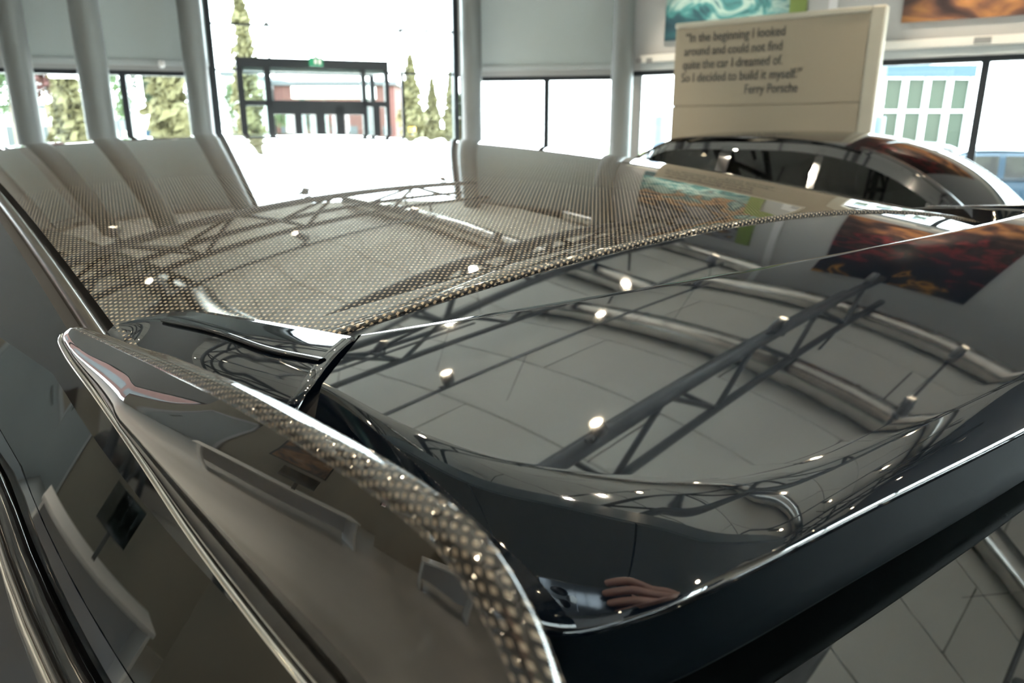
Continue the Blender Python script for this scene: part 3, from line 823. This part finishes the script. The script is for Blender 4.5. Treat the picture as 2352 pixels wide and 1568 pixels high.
    for j in range(25):
        v = lerp(1.50, 2.26, j/24)
        rows.append([P3(u*lerp(.57,.60,j/24), v+.06*(1-u*u)*j/24, zc(v)+crown(1.2)*(u*.57)**2+.004) for u in [lerp(-1,1,i/24) for i in range(25)]])
    o = MB().grid(rows).build('windscreen', glass_m, root, True); fix_normals(o); solid(o, .005)
    # tail: hatch below the glass and bumper
    rows = []
    for j in range(20):
        f = j/19
        pts = [(-.98, tail_d(0,-.98)), (-1.10, .60), (-1.24, .66), (-1.30, .80), (-1.33, 1.0), (-1.30, 1.2), (-1.22, 1.36)]
        if PROF == 2: pts = [(-.96,.695),(-1.10,.71),(-1.24,.74),(-1.30,.85),(-1.33,1.0),(-1.30,1.2),(-1.22,1.36)]
        p = cr([Vector((a,b,0)) for a,b in pts], f*(len(pts)-1))
        rows.append([(u*lerp(.52 if PROF == 1 else .72,.90,min(1,f*1.6)), p.x+.22*u*u*min(1,f*2)*.9, H-p.y-.05*u*u*(1-f)) for u in [lerp(-1,1,i/30) for i in range(31)]])
    o = MB().grid(rows).build('tailgate', paint, root, True); fix_normals(o); solid(o, .015)
    rows = []
    for j in range(31):
        v = lerp(GV, -1.0 if PROF == 1 else -.36, j/30)
        rows.append([P3(u*lerp(.50,.50,j/30), v, tail_d(u*.5, v)) for u in [lerp(-1,1,i/30) for i in range(31)]])
    o = MB().grid(rows).build('rear_window', M['rearglass'] if main else glass_m, root, True); fix_normals(o); solid(o, .005)
    # rear roof pillars between rear glass and side frame
    for s in (-1,1):
        rows = []
        for j in range(31):
            v = lerp(GV, -1.0, j/30); a = Vector(P3(s*.5, v, tail_d(.5, v)-.002)); b = Vector(side_pt(s, v, edge(v)))
            rows.append([a.lerp(b, i/8)+Vector((0,0,.012*math.sin(math.pi*i/8))) for i in range(9)])
        o = MB().grid(rows).build('roof_pillar', paint, root, True); fix_normals(o); solid(o, .008)
    # lamps
    o = MB().box((-.72,-1.335,.93),(.72,-1.30,.97)).build('light_bar', M['tailred'], root); bevel(o,.01)
    for s in (-1,1):
        o = MB().lathe([(0,0),(.12,0),(.14,.03),(.12,.07),(0,.09)], 20).build('headlamp', M['headlamp'], root, True)
        o.location = (s*.66, 3.30, .80); o.rotation_euler = (-math.pi/2, 0, 0); o.scale = (1.2, .7, 1)
    # floor pan so that nothing shows through
    MB().box((-.80,-1.15,.30),(.80,3.15,.36)).build('floor_pan', M['rubber'], root)
    # wheels
    for s in (-1,1):
        for v in (-.28, 2.62):
            prof = [(.24,-.13),(.30,-.145),(.355,-.14),(.38,-.10),(.385,0),(.38,.10),(.355,.14),(.30,.145),(.24,.13)]
            o = MB().lathe(prof, 40).build('tyre', M['tyre'], root, True)
            o.rotation_euler = (0, math.pi/2, 0); o.location = (s*.80, v, .385)
            b = MB(); b.lathe([(.265,-.12),(.27,0),(.265,.12),(.245,.12),(.245,-.12),(.265,-.12)], 40)
            for i in range(10):
                a = 2*math.pi*i/10
                b.tube((.05*math.cos(a),.05*math.sin(a),s*.09),(.25*math.cos(a+.12),.25*math.sin(a+.12),s*.11), .022, 6, .016)
            b.tube((0,0,s*.02),(0,0,s*.115), .07, 18)
            r_ = b.build('wheel_rim', M['alloy'], o)

def seats(root):
    for (v, xs) in ((1.12,(-.36,.36)),(.48,(-.36,0,.36))):
        for x in xs:
            o = MB().box((x-.23,v-.02,.66),(x+.23,v+.5,.82)).build('seat_cushion', M['seat'], root); bevel(o,.05,3)
            o = MB().box((x-.22,v-.10,.80),(x+.22,v+.04,1.28)).build('seat_back', M['seat'], root); bevel(o,.05,3)
            o = MB().box((x-.12,v-.11,1.30),(x+.12,v-.01,1.46)).build('headrest', M['seat'], root); bevel(o,.04,3)

# ---------------------------------------------------------------- car in front: carbon roof, spoiler, blade
car = empty('black_coupe_car', (CX, CY, 0), CAR_A, label='large black coupe with carbon fibre roof and roof spoiler filling the foreground', cat='car')
coupe(car, M['paint'], M['darkglass'], belt=.083, main=True)
def arc_uv(o):
    # u across, v along the car, plus height so the rolled rear edge keeps its weave
    uvmap(o, lambda c_: (c_.x, c_.y+(c_.z-(H-rdrop(c_.x, c_.y)))*1.0))
o = MB().grid(roof_grid(-.115, 1.50)).build('roof_panel', M['carbon_roof'], car, True); fix_normals(o); arc_uv(o)
o['label'] = 'glossy woven carbon fibre roof skin'
# raised carbon bead along the rear edge of the roof skin
rows = []
for k in range(9):
    a = math.pi*k/8
    rows.append([P3(u, -.1155-.0030*math.cos(a), rdrop(u,-.115)+.0035-.0042*math.sin(a)) for u in [lerp(-.50,.50,i/120) for i in range(121)]])
o = MB().grid(rows).build('roof_edge_bead', M['carbon_edge'], car, True); fix_normals(o)
uvmap(o, lambda c_: (c_.x, c_.z*.8+c_.y)); o['label'] = 'bright woven carbon edge of the roof skin'
# dark gap and painted panel behind the seam
o = MB().grid(roof_grid(-.35, -.1190, 60, 14, .56, .0022, roll=False)).build('spoiler_base', M['paint'], car, True); fix_normals(o); solid(o, .01)
o = MB().grid([[P3(u, v, rdrop(u, v)+.012) for u in [lerp(-.56,.56,i/60) for i in range(61)]] for v in (-.126,-.108)]).build('seam_seal', M['rubber'], car, True)

def mirror_u(pts): return [Vector((-p[0], p[1], p[2])) for p in reversed(pts)]
# --- roof spoiler: ridge line R, crest line Cc (left half), then rolled rim
Ch = [(-.540,-.236,.11),(-.529,-.285,.115),(-.513,-.320,.12),(-.4890,-.3470,.13),(-.4620,-.3660,.13),(-.425,-.3810,.13),(-.36,-.3930,.135),(-.20,-.4050,.137),(0,-.4120,.138)]
Th = [(-.5520,-.240,.150),(-.5470,-.298,.155),(-.5370,-.340,.159),(-.5180,-.3690,.165),(-.4920,-.3860,.1605),(-.4570,-.3985,.153),(-.385,-.4095,.1465),(-.21,-.4215,.1470),(0,-.4290,.147)]
Cfull = [Vector(p) for p in Ch]+[Vector((-p[0],p[1],p[2])) for p in reversed(Ch[:-1])]
Tfull = [Vector(p) for p in Th]+[Vector((-p[0],p[1],p[2])) for p in reversed(Th[:-1])]
def ridge(s_):
    u = lerp(-.50, .50, s_); q = (u/.5)**2
    v = -.197-.045*(1-q)
    return Vector((u, v, top_d(u, v)))
def top_d(u, v):
    x = -(v+.2)
    return .0875+.054*u*u+.11*x+.42*x*x
NS, NT = 220, 36
rows = []; lip = []
ctl = len(Cfull)-1
for i in range(NS+1):
    # denser steps round the two corners
    q = i/NS; tt = ctl*q
    Cp = cr(Cfull, tt); Tp = cr(Tfull, tt); Cp.z = top_d(Cp.x, Cp.y)
    Rp = ridge(clamp((Cp.x+.54)/1.08, 0, 1))
    col = []
    for (a, b) in ((.016,.040),(.013,.020),(.0105,.0105),(.0075,.0045),(.0035,.0010)):
        col.append(Vector((Rp.x, Rp.y+a, Rp.z+b)))
    for k in range(NT+1):
        p = Rp.lerp(Cp, k/NT); p.z = top_d(p.x, p.y); col.append(p)
    # rolled rear face from crest to trailing edge
    for k in range(1, 15):
        f = k/14; p = Cp.lerp(Tp, f)
        ho = lerp(f, math.sin(f*math.pi/2), .25); vo = f**1.22
        p = Vector((lerp(Cp.x, Tp.x, ho), lerp(Cp.y, Tp.y, ho), lerp(Cp.z, Tp.z, vo))); col.append(p)
    inw = (Cp-Tp); inw.z = 0
    inw = Vector((-Tp.x*.6, .45, 0)).normalized()
    for a, b in ((.0000,.0014),(.0006,.0028),(.0018,.0050)):
        col.append(Vector((Tp.x+inw.x*a, Tp.y+inw.y*a, Tp.z+b)))
    lip.append([P3(Tp.x+inw.x*a, Tp.y+inw.y*a, Tp.z+b) for a, b in ((.0018,.0048),(.0035,.0150),(.0055,.0280),(.0075,.0410),(.0100,.0450),(.0160,.0470),(.07,.047))])
    rows.append([P3(p.x, p.y, p.z) for p in col])
o = MB().grid(rows).build('roof_spoiler', M['paint'], car, True); fix_normals(o)
o['label'] = 'black roof spoiler lid with ducktail edge'
o = MB().grid(lip).build('spoiler_lip', M['lip'], car, True); fix_normals(o)

# --- fixed painted corner piece beside the roof (both sides)
secs = [
 [(-.5735,.002,.150),(-.5750,.001,.1225),(-.579,-.001,.1240),(-.584,-.004,.1275),(-.588,-.006,.1340),(-.592,-.008,.1500)],
 [(-.5340,-.012,.150),(-.5380,-.015,.1165),(-.556,-.030,.1180),(-.574,-.045,.1275),(-.583,-.052,.1420),(-.586,-.054,.1750)],
 [(-.5190,-.090,.150),(-.5240,-.092,.1085),(-.545,-.108,.1115),(-.565,-.122,.1215),(-.574,-.127,.1400),(-.576,-.128,.1850)],
 [(-.5000,-.140,.150),(-.5120,-.142,.1055),(-.534,-.160,.1085),(-.554,-.174,.1175),(-.565,-.178,.1370),(-.566,-.178,.1850)],
 [(-.4900,-.184,.150),(-.5010,-.187,.1035),(-.522,-.205,.1060),(-.542,-.223,.1120),(-.5545,-.2235,.1310),(-.553,-.2235,.1850)]]
for s in (-1,1):
    nr = 41; prof = []
    for k in range(6): prof.append(crs([Vector(q[k]) for q in secs], nr))
    rows = []
    for j in range(nr):
        five = [prof[k][j] for k in range(1,6)]
        sm = [five[0]+(prof[0][j]-five[0])*f for f in (1,.3)]+[five[0]+(prof[0][j]-five[0])*.06]+crs(five, 28)
        rows.append([P3(-s*p.x, p.y, p.z) for p in sm])
    # rear cap turns into the gap
    last = rows[-1]; rows.append([(p[0]*.995, p[1]-.001, p[2]-.002) for p in last]); rows.append([(p[0]*.98, p[1]+.004, p[2]-.03) for p in last])
    o = MB().grid(rows).build('roof_corner', M['paint'], car, True); fix_normals(o)
    # groove moulding that runs along the corner piece
    g = [Vector(P3(-s*p.x, p.y, p.z-.0006)) for p in crs([Vector((-.555,-.034,.1172)),Vector((-.545,-.105,.1112)),Vector((-.538,-.165,.1090)),Vector((-.527,-.208,.1070))], 30)]
    b = MB(); b.grid([[q+Vector((.0022*math.cos(a), 0, .0014*math.sin(a))) for a in [2*math.pi*i/8 for i in range(9)]] for q in g])
    o = b.build('corner_moulding', M['paint'], car, True, weld=True); fix_normals(o)
    # black rubber in the gap between corner piece and spoiler lid
    gp = [Vector((-.494,-.190,.112)),Vector((-.515,-.209,.1135)),Vector((-.535,-.227,.118)),Vector((-.548,-.2300,.135)),Vector((-.546,-.230,.19))]
    b = MB(); b.grid([[Vector(P3(-s*q.x, q.y+dy, q.z)) for q in crs(gp, 24)] for dy in (-.012,.012)])
    b.build('gap_seal', M['rubber'], car, True)

# --- roof rail trim strip between roof skin and side frame
for s in (-1,1):
    rows = []
    prof = [(.5815,.006),(.5822,.0015),(.5845,-.0010),(.5870,-.0015),(.5900,-.0003),(.5920,.0028),(.5925,.0090)]
    pr = crs([Vector((a,b,0)) for a,b in prof], 20)
    for j in range(91):
        v = lerp(-.012, 1.49, j/90)
        rows.append([P3(s*p.x, v, rdrop(.578, v)+.004+p.y) for p in pr])
    o = MB().grid(rows).build('roof_rail', M['trim'], car, True); fix_normals(o)
    rows = []
    for j in range(61):
        v = lerp(-.12, 1.49, j/60)
        rows.append([P3(s*u, v, rdrop(.578, v)+.011) for u in (.565,.600)])
    MB().grid(rows).build('rail_gap', M['rubber'], car, True)

# --- carbon side blade, standing beside the spoiler (both sides)
topL = [(-.6045,.006,.1265),(-.604,-.012,.1180),(-.600,-.060,.1135),(-.597,-.120,.1075),(-.594,-.20,.0985),(-.591,-.28,.0905),(-.588,-.345,.0875),(-.585,-.385,.0895),(-.583,-.4065,.0975),(-.5815,-.4235,.1165),(-.581,-.436,.1450),(-.581,-.443,.19)]
botL = [(-.6050,.007,.1275),(-.6075,-.004,.1290),(-.6085,-.045,.1310),(-.6060,-.105,.1370),(-.601,-.165,.1520),(-.596,-.225,.1690),(-.591,-.285,.1800),(-.586,-.335,.1880),(-.583,-.365,.194),(-.581,-.385,.200),(-.579,-.40,.207),(-.577,-.41,.215)]
for s in (-1,1):
    n = 120; T_ = crs([Vector(p) for p in topL], n); B_ = crs([Vector(p) for p in botL], n)
    rows_o = []; rows_r = []; rows_i = []
    for j in range(n):
        t_, b_ = T_[j], B_[j]; hgt = (t_-b_).length; bul = min(.013, .24*hgt)
        outer = []
        for i in range(25):
            f = i/24; p = b_.lerp(t_, f*.955); p.x -= bul*(1-(2*f-1)**2)*.8; outer.append(p)
        # rolled top rim
        o0 = outer[-1]; th = .011*min(1, hgt/.05)+.002
        rimp = []
        for i in range(13):
            a = math.pi*i/12
            rimp.append(Vector((o0.x+th*.5*(1-math.cos(a)), lerp(o0.y, t_.y, math.sin(a)), lerp(o0.z, t_.z, math.sin(a)))))
        inner = [rimp[-1].lerp(Vector((b_.x+th, b_.y, b_.z)), i/8) for i in range(9)]
        rows_o.append([P3(-s*p.x, p.y, p.z) for p in outer]); rows_r.append([P3(-s*p.x, p.y, p.z) for p in rimp]); rows_i.append([P3(-s*p.x, p.y, p.z) for p in inner])
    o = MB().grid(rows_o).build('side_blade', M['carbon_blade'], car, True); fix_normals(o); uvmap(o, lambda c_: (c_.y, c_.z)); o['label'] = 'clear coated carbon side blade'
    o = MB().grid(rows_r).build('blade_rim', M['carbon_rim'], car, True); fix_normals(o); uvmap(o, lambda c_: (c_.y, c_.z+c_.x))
    o = MB().grid(rows_i).build('blade_inner_face', M['paint'], car, True); fix_normals(o)
    # light lower beading of the blade
    b = MB(); b.grid([[P3(-s*(p.x-.0015)+.0022*math.cos(a), p.y, p.z+.0022*math.sin(a)) for a in [2*math.pi*i/8 for i in range(9)]] for p in B_])
    o = b.build('blade_beading', M['chrome'], car, True, weld=True); fix_normals(o)

# ---------------------------------------------------------------- display car on the right
PROF = 2
A2 = math.atan2(.7, .714)
pk = at(1850, 297, 5.0)
car2 = empty('display_coupe_car', (pk.x+math.sin(A2)*1.0, pk.y-math.cos(A2)*1.0, 0), A2, label='second glossy black coupe parked beside the quote board', cat='car')
coupe(car2, M['paint2'], M['carglass'], belt=.34)
o = MB().grid(roof_grid(.40, 1.52, 30, 40, .60, 0, roll=False)).build('roof_panel', M['paint2'], car2, True); fix_normals(o); solid(o, .01)
o = MB().grid([[P3(u*.74, v, zc(v)+.015+.06*u*u) for u in [lerp(-1,1,i/20) for i in range(21)]] for v in [lerp(-.34,-1.0,j/12) for j in range(13)]]).build('boot_lid', M['paint2'], car2, True); fix_normals(o); solid(o, .01)
seats(car2)
PROF = 1

# ================================================================== outside
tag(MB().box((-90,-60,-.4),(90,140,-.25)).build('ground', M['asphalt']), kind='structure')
tag(MB().box((-60,30,-.25),(12,90,-.2)).build('lawn', M['grass']), kind='structure')
def foliage(n, fn, size, seed):
    rnd = random.Random(seed); b = MB()
    for i in range(n):
        p, sc = fn(rnd)
        d = Vector((rnd.gauss(0,1), rnd.gauss(0,1), rnd.gauss(0,1))).normalized(); q = d.orthogonal().normalized(); r_ = d.cross(q)
        w_ = size*sc*rnd.uniform(.6,1.2); k = len(b.v)
        b.v += [tuple(p+q*w_), tuple(p+r_*w_*.5), tuple(p-q*w_), tuple(p-r_*w_*.5)]; b.f.append((k,k+1,k+2,k+3))
    return b
def cypress(px, top_py, D, wpx, m, lb, seed):
    r_ = ray(px, 250); x = r_.x/r_.y*D; top = at(px, top_py, D).z; rad = wpx/FPX*D*.5
    e = empty('cypress_tree', (x, D, -.2), label=lb, cat='tree', group='columnar conifers outside the windows')
    def fn(rnd):
        f = rnd.random()**.8; rr = rad*math.sqrt(rnd.random())*min(1, (1-f)*1.9+.06)*(.75+.35*math.sin(f*17+seed)**2); a = rnd.random()*6.283
        return Vector((rr*math.cos(a), rr*math.sin(a), .15+f*(top+.05))), 1-.5*f
    foliage(1500, fn, .30*rad/.5*.6+.08, seed).build('foliage', m, e)
    MB().tube((0,0,0),(0,0,top*.8), .10, 8, .03).build('trunk', M['bark'], e)
def round_tree(px, py, D, wpx, hpx, m, lb, seed):
    c_ = at(px, py, D); rad = wpx/FPX*D*.5; rh = hpx/FPX*D*.5
    e = empty('leafy_tree', (c_.x, D, -.2), label=lb, cat='tree', group='leafy trees outside the windows')
    cl = [(random.Random(seed+i).uniform(-.6,.6), random.Random(seed+i+50).uniform(-.6,.6), random.Random(seed+i+90).uniform(-.6,.6)) for i in range(9)]
    def fn(rnd):
        k = cl[rnd.randrange(9)]; d = Vector((rnd.gauss(0,1), rnd.gauss(0,1), rnd.gauss(0,1))).normalized()*rnd.random()**.4*.45
        return Vector(((k[0]+d.x)*rad, (k[1]+d.y)*rad, c_.z+.2+(k[2]+d.z)*rh)), 1
    foliage(1500, fn, rad*.12, seed).build('foliage', m, e)
    MB().tube((0,0,0),(0,0,c_.z+.2), rad*.08, 8, rad*.04).build('trunk', M['bark'], e)
cypress(572,-90,24,62,M['leaf_y'],'tall thin yellow conifer behind the vestibule corner',1)
cypress(945,128,25,62,M['leaf_y'],'yellow green conifer right of the vestibule, tallest of three',2)
cypress(993,182,26,46,M['leaf_y'],'small pointed conifer in the middle right of the vestibule',3)
cypress(1036,165,27,44,M['leaf_y'],'conifer half hidden by the right bay frame',4)
cypress(160,60,20,88,M['leaf_y'],'broad yellow conifer between the two left columns',5)
cypress(392,40,20,98,M['leaf_y'],'broad yellow conifer left of the entrance bay',6)
round_tree(262,205,30,90,190,M['leaf_g'],'bright green tree beside the second column',21)
round_tree(330,180,40,120,200,M['leaf_d'],'dark green tree behind the light pole',22)
round_tree(470,230,34,80,180,M['leaf_d'],'dark green fir behind the third column',23)
round_tree(95,180,34,120,110,M['leaf_r'],'red leaved tree above the white low building',24)
round_tree(15,200,32,70,160,M['leaf_g'],'green tree at the far left edge',25)
round_tree(530,240,26,50,110,M['leaf_g'],'green bush between bay frame and vestibule',26)
round_tree(655,262,24,46,60,M['leaf_g'],'bright green shrub seen through the left door pane',27)
round_tree(705,268,24,50,70,M['leaf_d'],'dark green hedge bush behind the door panes',28)
round_tree(745,268,24,46,70,M['leaf_d'],'green hedge bush behind the middle door pane',29)
round_tree(1060,262,30,60,90,M['leaf_g'],'light green bush behind the right bay frame',30)
round_tree(2130,205,40,160,60,M['leaf_d'],'dark tree line beyond the glass pavilion',31)
def pole(px, D, py0, lb, arm=0, sign=False):
    t = at(px, py0, D)
    e = empty('street_lamp', (t.x, D, -.25), label=lb, cat='street lamp')
    hgt = t.z+.25
    o = MB().tube((0,0,0),(0,0,hgt), .09, 10, .06).build('pole', M['white'], e)
    if arm:
        o = MB().tube((0,0,hgt),(-arm,0,hgt+.15), .06, 8).build('arm', M['white'], e)
        o = MB().box((-arm-.55,-.1,hgt+.10),(-arm,.1,hgt+.22)).build('lamp_head', M['white'], e); bevel(o,.03)
    if sign:
        o = MB().box((-.35,-.06,1.3),(.35,.06,2.3)).build('notice', M['white'], e); MB().box((-.05,-.07,1.35),(.3,-.06,1.9)).build('blue_field', M['bluecar'], e)
pole(203, 17, 190, 'white street lamp with short arm left of second column', .25)
pole(308, 22, 100, 'straight white light pole seen in the left window', 0, True)
def building(px0, px1, py_top, D, dep, m, lb, roof=None, rows_=1, cols=5):
    a = at(px0, py_top, D); b = at(px1, py_top, D); W = b.x-a.x; hgt = a.z+.25
    e = empty('building', (a.x, D, -.25), label=lb, cat='building')
    MB().box((0,0,0),(W,dep,hgt)).build('wall', m, e)
    MB().box((-.2,-.2,hgt),(W+.2,dep+.2,hgt+.25)).build('roof', roof or M['slate'], e)
    for r_ in range(rows_):
        for c_ in range(cols):
            x = W*(c_+.25)/cols; z = .8+r_*2.9
            if z+1.3 > hgt: continue
            MB().box((x,-.04,z),(x+W*.5/cols,.0,z+1.3)).build('window', M['slate'], e)
building(-160,134,250,46,8,M['white'],'low white building with dark roof at the far left',None,1,4)
building(628,905,196,48,10,M['brick'],'red brick building behind the vestibule',M['slate'],2,7)
building(515,556,175,44,8,M['concrete'],'grey block with dark windows behind the bay',M['slate'],2,2)
sg = at(668,198,40); sg2 = at(858,226,40)
o = MB().box((0,0,0),(sg2.x-sg.x,.8,sg.z-sg2.z)).build('canopy_fascia', M['concrete']); 
o.location = (sg.x,40,sg2.z); tag(o,'long grey canopy fascia seen above the entrance doors','canopy')
for f in (.1,.9):
    MB().box((f*(sg2.x-sg.x)-.1,.3,-sg2.z-.25),(f*(sg2.x-sg.x)+.1,.5,0)).build('post', M['slate'], o)
e = empty('building', (-34,0,-.25), label='unseen dark brick block added to hide sky from the left windows', cat='building')  # added out of view to block the bright sky mirrored in the blade
MB().box((0,0,0),(13,19,6.5)).build('wall', M['brick'], e); MB().box((-.2,-.2,6.5),(13.2,19.2,6.8)).build('roof', M['slate'], e)
for i in range(7): MB().box((13,.8+i*2.6,.9),(13.04,2.3+i*2.6,2.6)).build('window', M['slate'], e)
# glass pavilion beyond the right windows
ga = at(2032,150,24); gb_ = at(2238,150,24)
gp_ = empty('glass_pavilion', (ga.x,24,-.25), label='pale glazed pavilion across the car park behind the right windows', cat='building')
GW = gb_.x-ga.x; GH = ga.z+.25
MB().box((0,-.2,GH-.35),(GW,5,GH)).build('roof_edge', M['bluecar'], gp_)
for i in range(5):
    x = GW*i/4
    MB().box((x-.07,-.1,0),(x+.07,.06,GH-.35)).build('post', M['white'], gp_)
for z in (1.2,2.4):
    MB().box((0,-.08,z),(GW,.02,z+.08)).build('rail', M['white'], gp_)
M['green_pane'] = mat('green_tinted_pane', (.024,.032,.022), .3, 0, 1.2)
for i in range(4):
    for z0,z1 in ((.1,1.2),(1.28,2.4),(2.48,GH-.4)):
        if z1 > z0: MB().box((GW*i/4+.08,.0,z0),(GW*(i+1)/4-.08,.04,z1)).build('pane', M['green_pane'], gp_)
# bollard lamps on the terrace
def bollard(px, py0, py1, D, wpx, lb):
    t = at(px, py0, D); r = wpx/FPX*D*.5; sh = at(px, py1, D).z
    e = empty('bollard_lamp', (t.x, D, -.25), label=lb, cat='bollard', group='bollard lamps on the terrace')
    b0 = sh+.25; hgt = t.z+.25
    o = MB().lathe([(0,0),(r,0),(r,b0),(0,b0)], 20).build('post', M['bollard'], e); autosmooth(o)
    MB().tube((0,0,b0),(0,0,hgt-.1), r*.16, 8).build('stem', M['column'], e)
    o = MB().lathe([(0,hgt-.12),(r*.45,hgt-.12),(r*.55,hgt-.06),(r*.35,hgt),(0,hgt)], 16).build('lamp_head', M['column'], e); autosmooth(o)
bollard(1517,232,267,15.2,27,'blue grey bollard lamp left of the quote board')
bollard(2022,228,268,13.5,32,'blue grey bollard lamp right of the quote board')
# small signs and boxes by the car park
def box_at(nm, px0, py0, px1, py1, D, m, lb, cat):
    a = at(px0, py0, D); b = at(px1, py1, D)
    o = MB().box((0,0,0),(b.x-a.x,.3,a.z-b.z)).build('panel', m); 
    e = empty(nm, (a.x, D, -.25), label=lb, cat=cat); o.parent = e; o.location = (0,0,b.z+.25)
    MB().box(((b.x-a.x)*.4,.1,0),((b.x-a.x)*.6,.2,b.z+.25)).build('post', M['slate'], e)
box_at('notice_board',254,275,278,300,17,M['slate'],'dark square notice board right of the second column','sign')
box_at('notice_board',1163,304,1187,316,18,M['bollard'],'small dark blue sign in the window right of the bay','sign')
box_at('road_sign',939,292,951,302,20,M['amber'],'small amber road sign at the foot of the conifers','sign')
# parked cars
def parked(px, py, D, ang, paint, lb, sc):
    global PROF
    p = at(px, py, D); PROF = 2
    e = empty('parked_car', (p.x, D, -.25), ang, label=lb, cat='car', group='cars parked outside')
    coupe(e, paint, M['carglass'], belt=.36)
    o = MB().grid(roof_grid(.40, 1.52, 20, 20, .60, 0, roll=False)).build('roof_panel', paint, e, True); fix_normals(o); solid(o, .01)
    PROF = 1; e.scale = (sc,sc,sc)
parked(2520,350,10.9,math.radians(62),M['bluecar'],'blue car parked outside at the right picture edge',1.0)
parked(2195,330,22,math.radians(80),M['greycar'],'pale grey car parked before the glass pavilion',.95)
parked(1275,320,24,math.radians(85),M['greycar'],'light car parked outside, seen low right of the bay',.95)

# ================================================================== the photographer's hand and phone (mirrored in the spoiler edge)
ph = empty('smartphone', (0,0,H), label='dark smartphone held level behind the car, mirrored in the spoiler edge', cat='phone')
ph.rotation_euler = (-PITCH, 0, 0)
o = MB().box((-.024,-.0125,-.052),(.124,-.0045,.024)).build('phone_body', M['phone'], ph); bevel(o,.007,3)
o = MB().box((-.0245,-.0105,-.0525),(.1245,-.0065,.0245)).build('phone_rim', M['phone_rim'], ph); bevel(o,.0018,2)
o = MB().box((-.018,-.0046,-.036),(.020,-.0032,.017)).build('camera_plate', M['phone'], ph); bevel(o,.001,2)
for x, z in ((0,0),(0,-.024),(.013,-.012)):
    b = MB(); b.tube((x,-.004,z),(x,-.0022,z), .0085, 20); o = b.build('camera_lens', M['lens_dark'], ph); autosmooth(o)
person = empty('person', (0,0,H), label='hand of a person in a dark sleeve gripping the phone', cat='person')
person.rotation_euler = (-PITCH, 0, 0)
def skin_mesh(name, verts, edges, radii, m, parent, root=0):
    me = bpy.data.meshes.new(name); me.from_pydata(verts, edges, []); o = link(name, me, m, parent)
    md = o.modifiers.new('skin', 'SKIN'); 
    for i, r_ in enumerate(radii):
        sv = me.skin_vertices[0].data[i]; sv.radius = (r_, r_) if not isinstance(r_, tuple) else r_
    me.skin_vertices[0].data[root].use_root = True
    sd = o.modifiers.new('sub', 'SUBSURF'); sd.levels = 2; sd.render_levels = 2
    for p in me.polygons: p.use_smooth = True
    md.use_smooth_shade = True
    return o
hv = [(.235,-.14,-.10),(.195,-.075,-.055),(.165,-.030,-.022),(.150,.004,.000)]; he = [(0,1),(1,2),(2,3)]; hr = [.030,.026,.030,.022]
fing = [((.146,.010,.026),(.118,.019,.034),(.092,.016,.030),(.074,.010,.026)),
        ((.150,.014,.006),(.120,.026,.010),(.090,.021,.006),(.066,.008,.003)),
        ((.150,.014,-.014),(.120,.025,-.014),(.092,.020,-.016),(.072,.008,-.018)),
        ((.148,.010,-.032),(.124,.019,-.036),(.102,.016,-.038),(.086,.007,-.038))]
for fi, ch in enumerate(fing):
    prev = 3 if fi in (0,1) else 2
    for k, p in enumerate(ch):
        hv.append(p); he.append((prev, len(hv)-1)); hr.append([.0105,.0098,.0090,.0075][k]); prev = len(hv)-1
prev = 2
for k, p in enumerate(((.150,-.040,.000),(.125,-.036,.014),(.098,-.027,.018),(.080,-.021,.016))):
    hv.append(p); he.append((prev, len(hv)-1)); hr.append([.013,.0115,.0105,.0085][k]); prev = len(hv)-1
skin_mesh('hand', hv, he, hr, M['skin'], person, 2)
sl = MB(); 
rows = []
cp = crs([Vector((.222,-.120,-.088)),Vector((.26,-.19,-.14)),Vector((.33,-.31,-.26)),Vector((.36,-.42,-.30))], 16)
for j, p in enumerate(cp):
    d = (cp[min(j+1,15)]-cp[max(j-1,0)]).normalized(); q = d.orthogonal().normalized(); r_ = d.cross(q); R_ = .042+.0012*j+.002*math.sin(j*2.1)
    rows.append([p+q*R_*math.cos(t)+r_*R_*math.sin(t) for t in [2*math.pi*i/16 for i in range(17)]])
sl.grid(rows); o = sl.build('sleeve', M['sleeve'], person, True, weld=True); fix_normals(o)
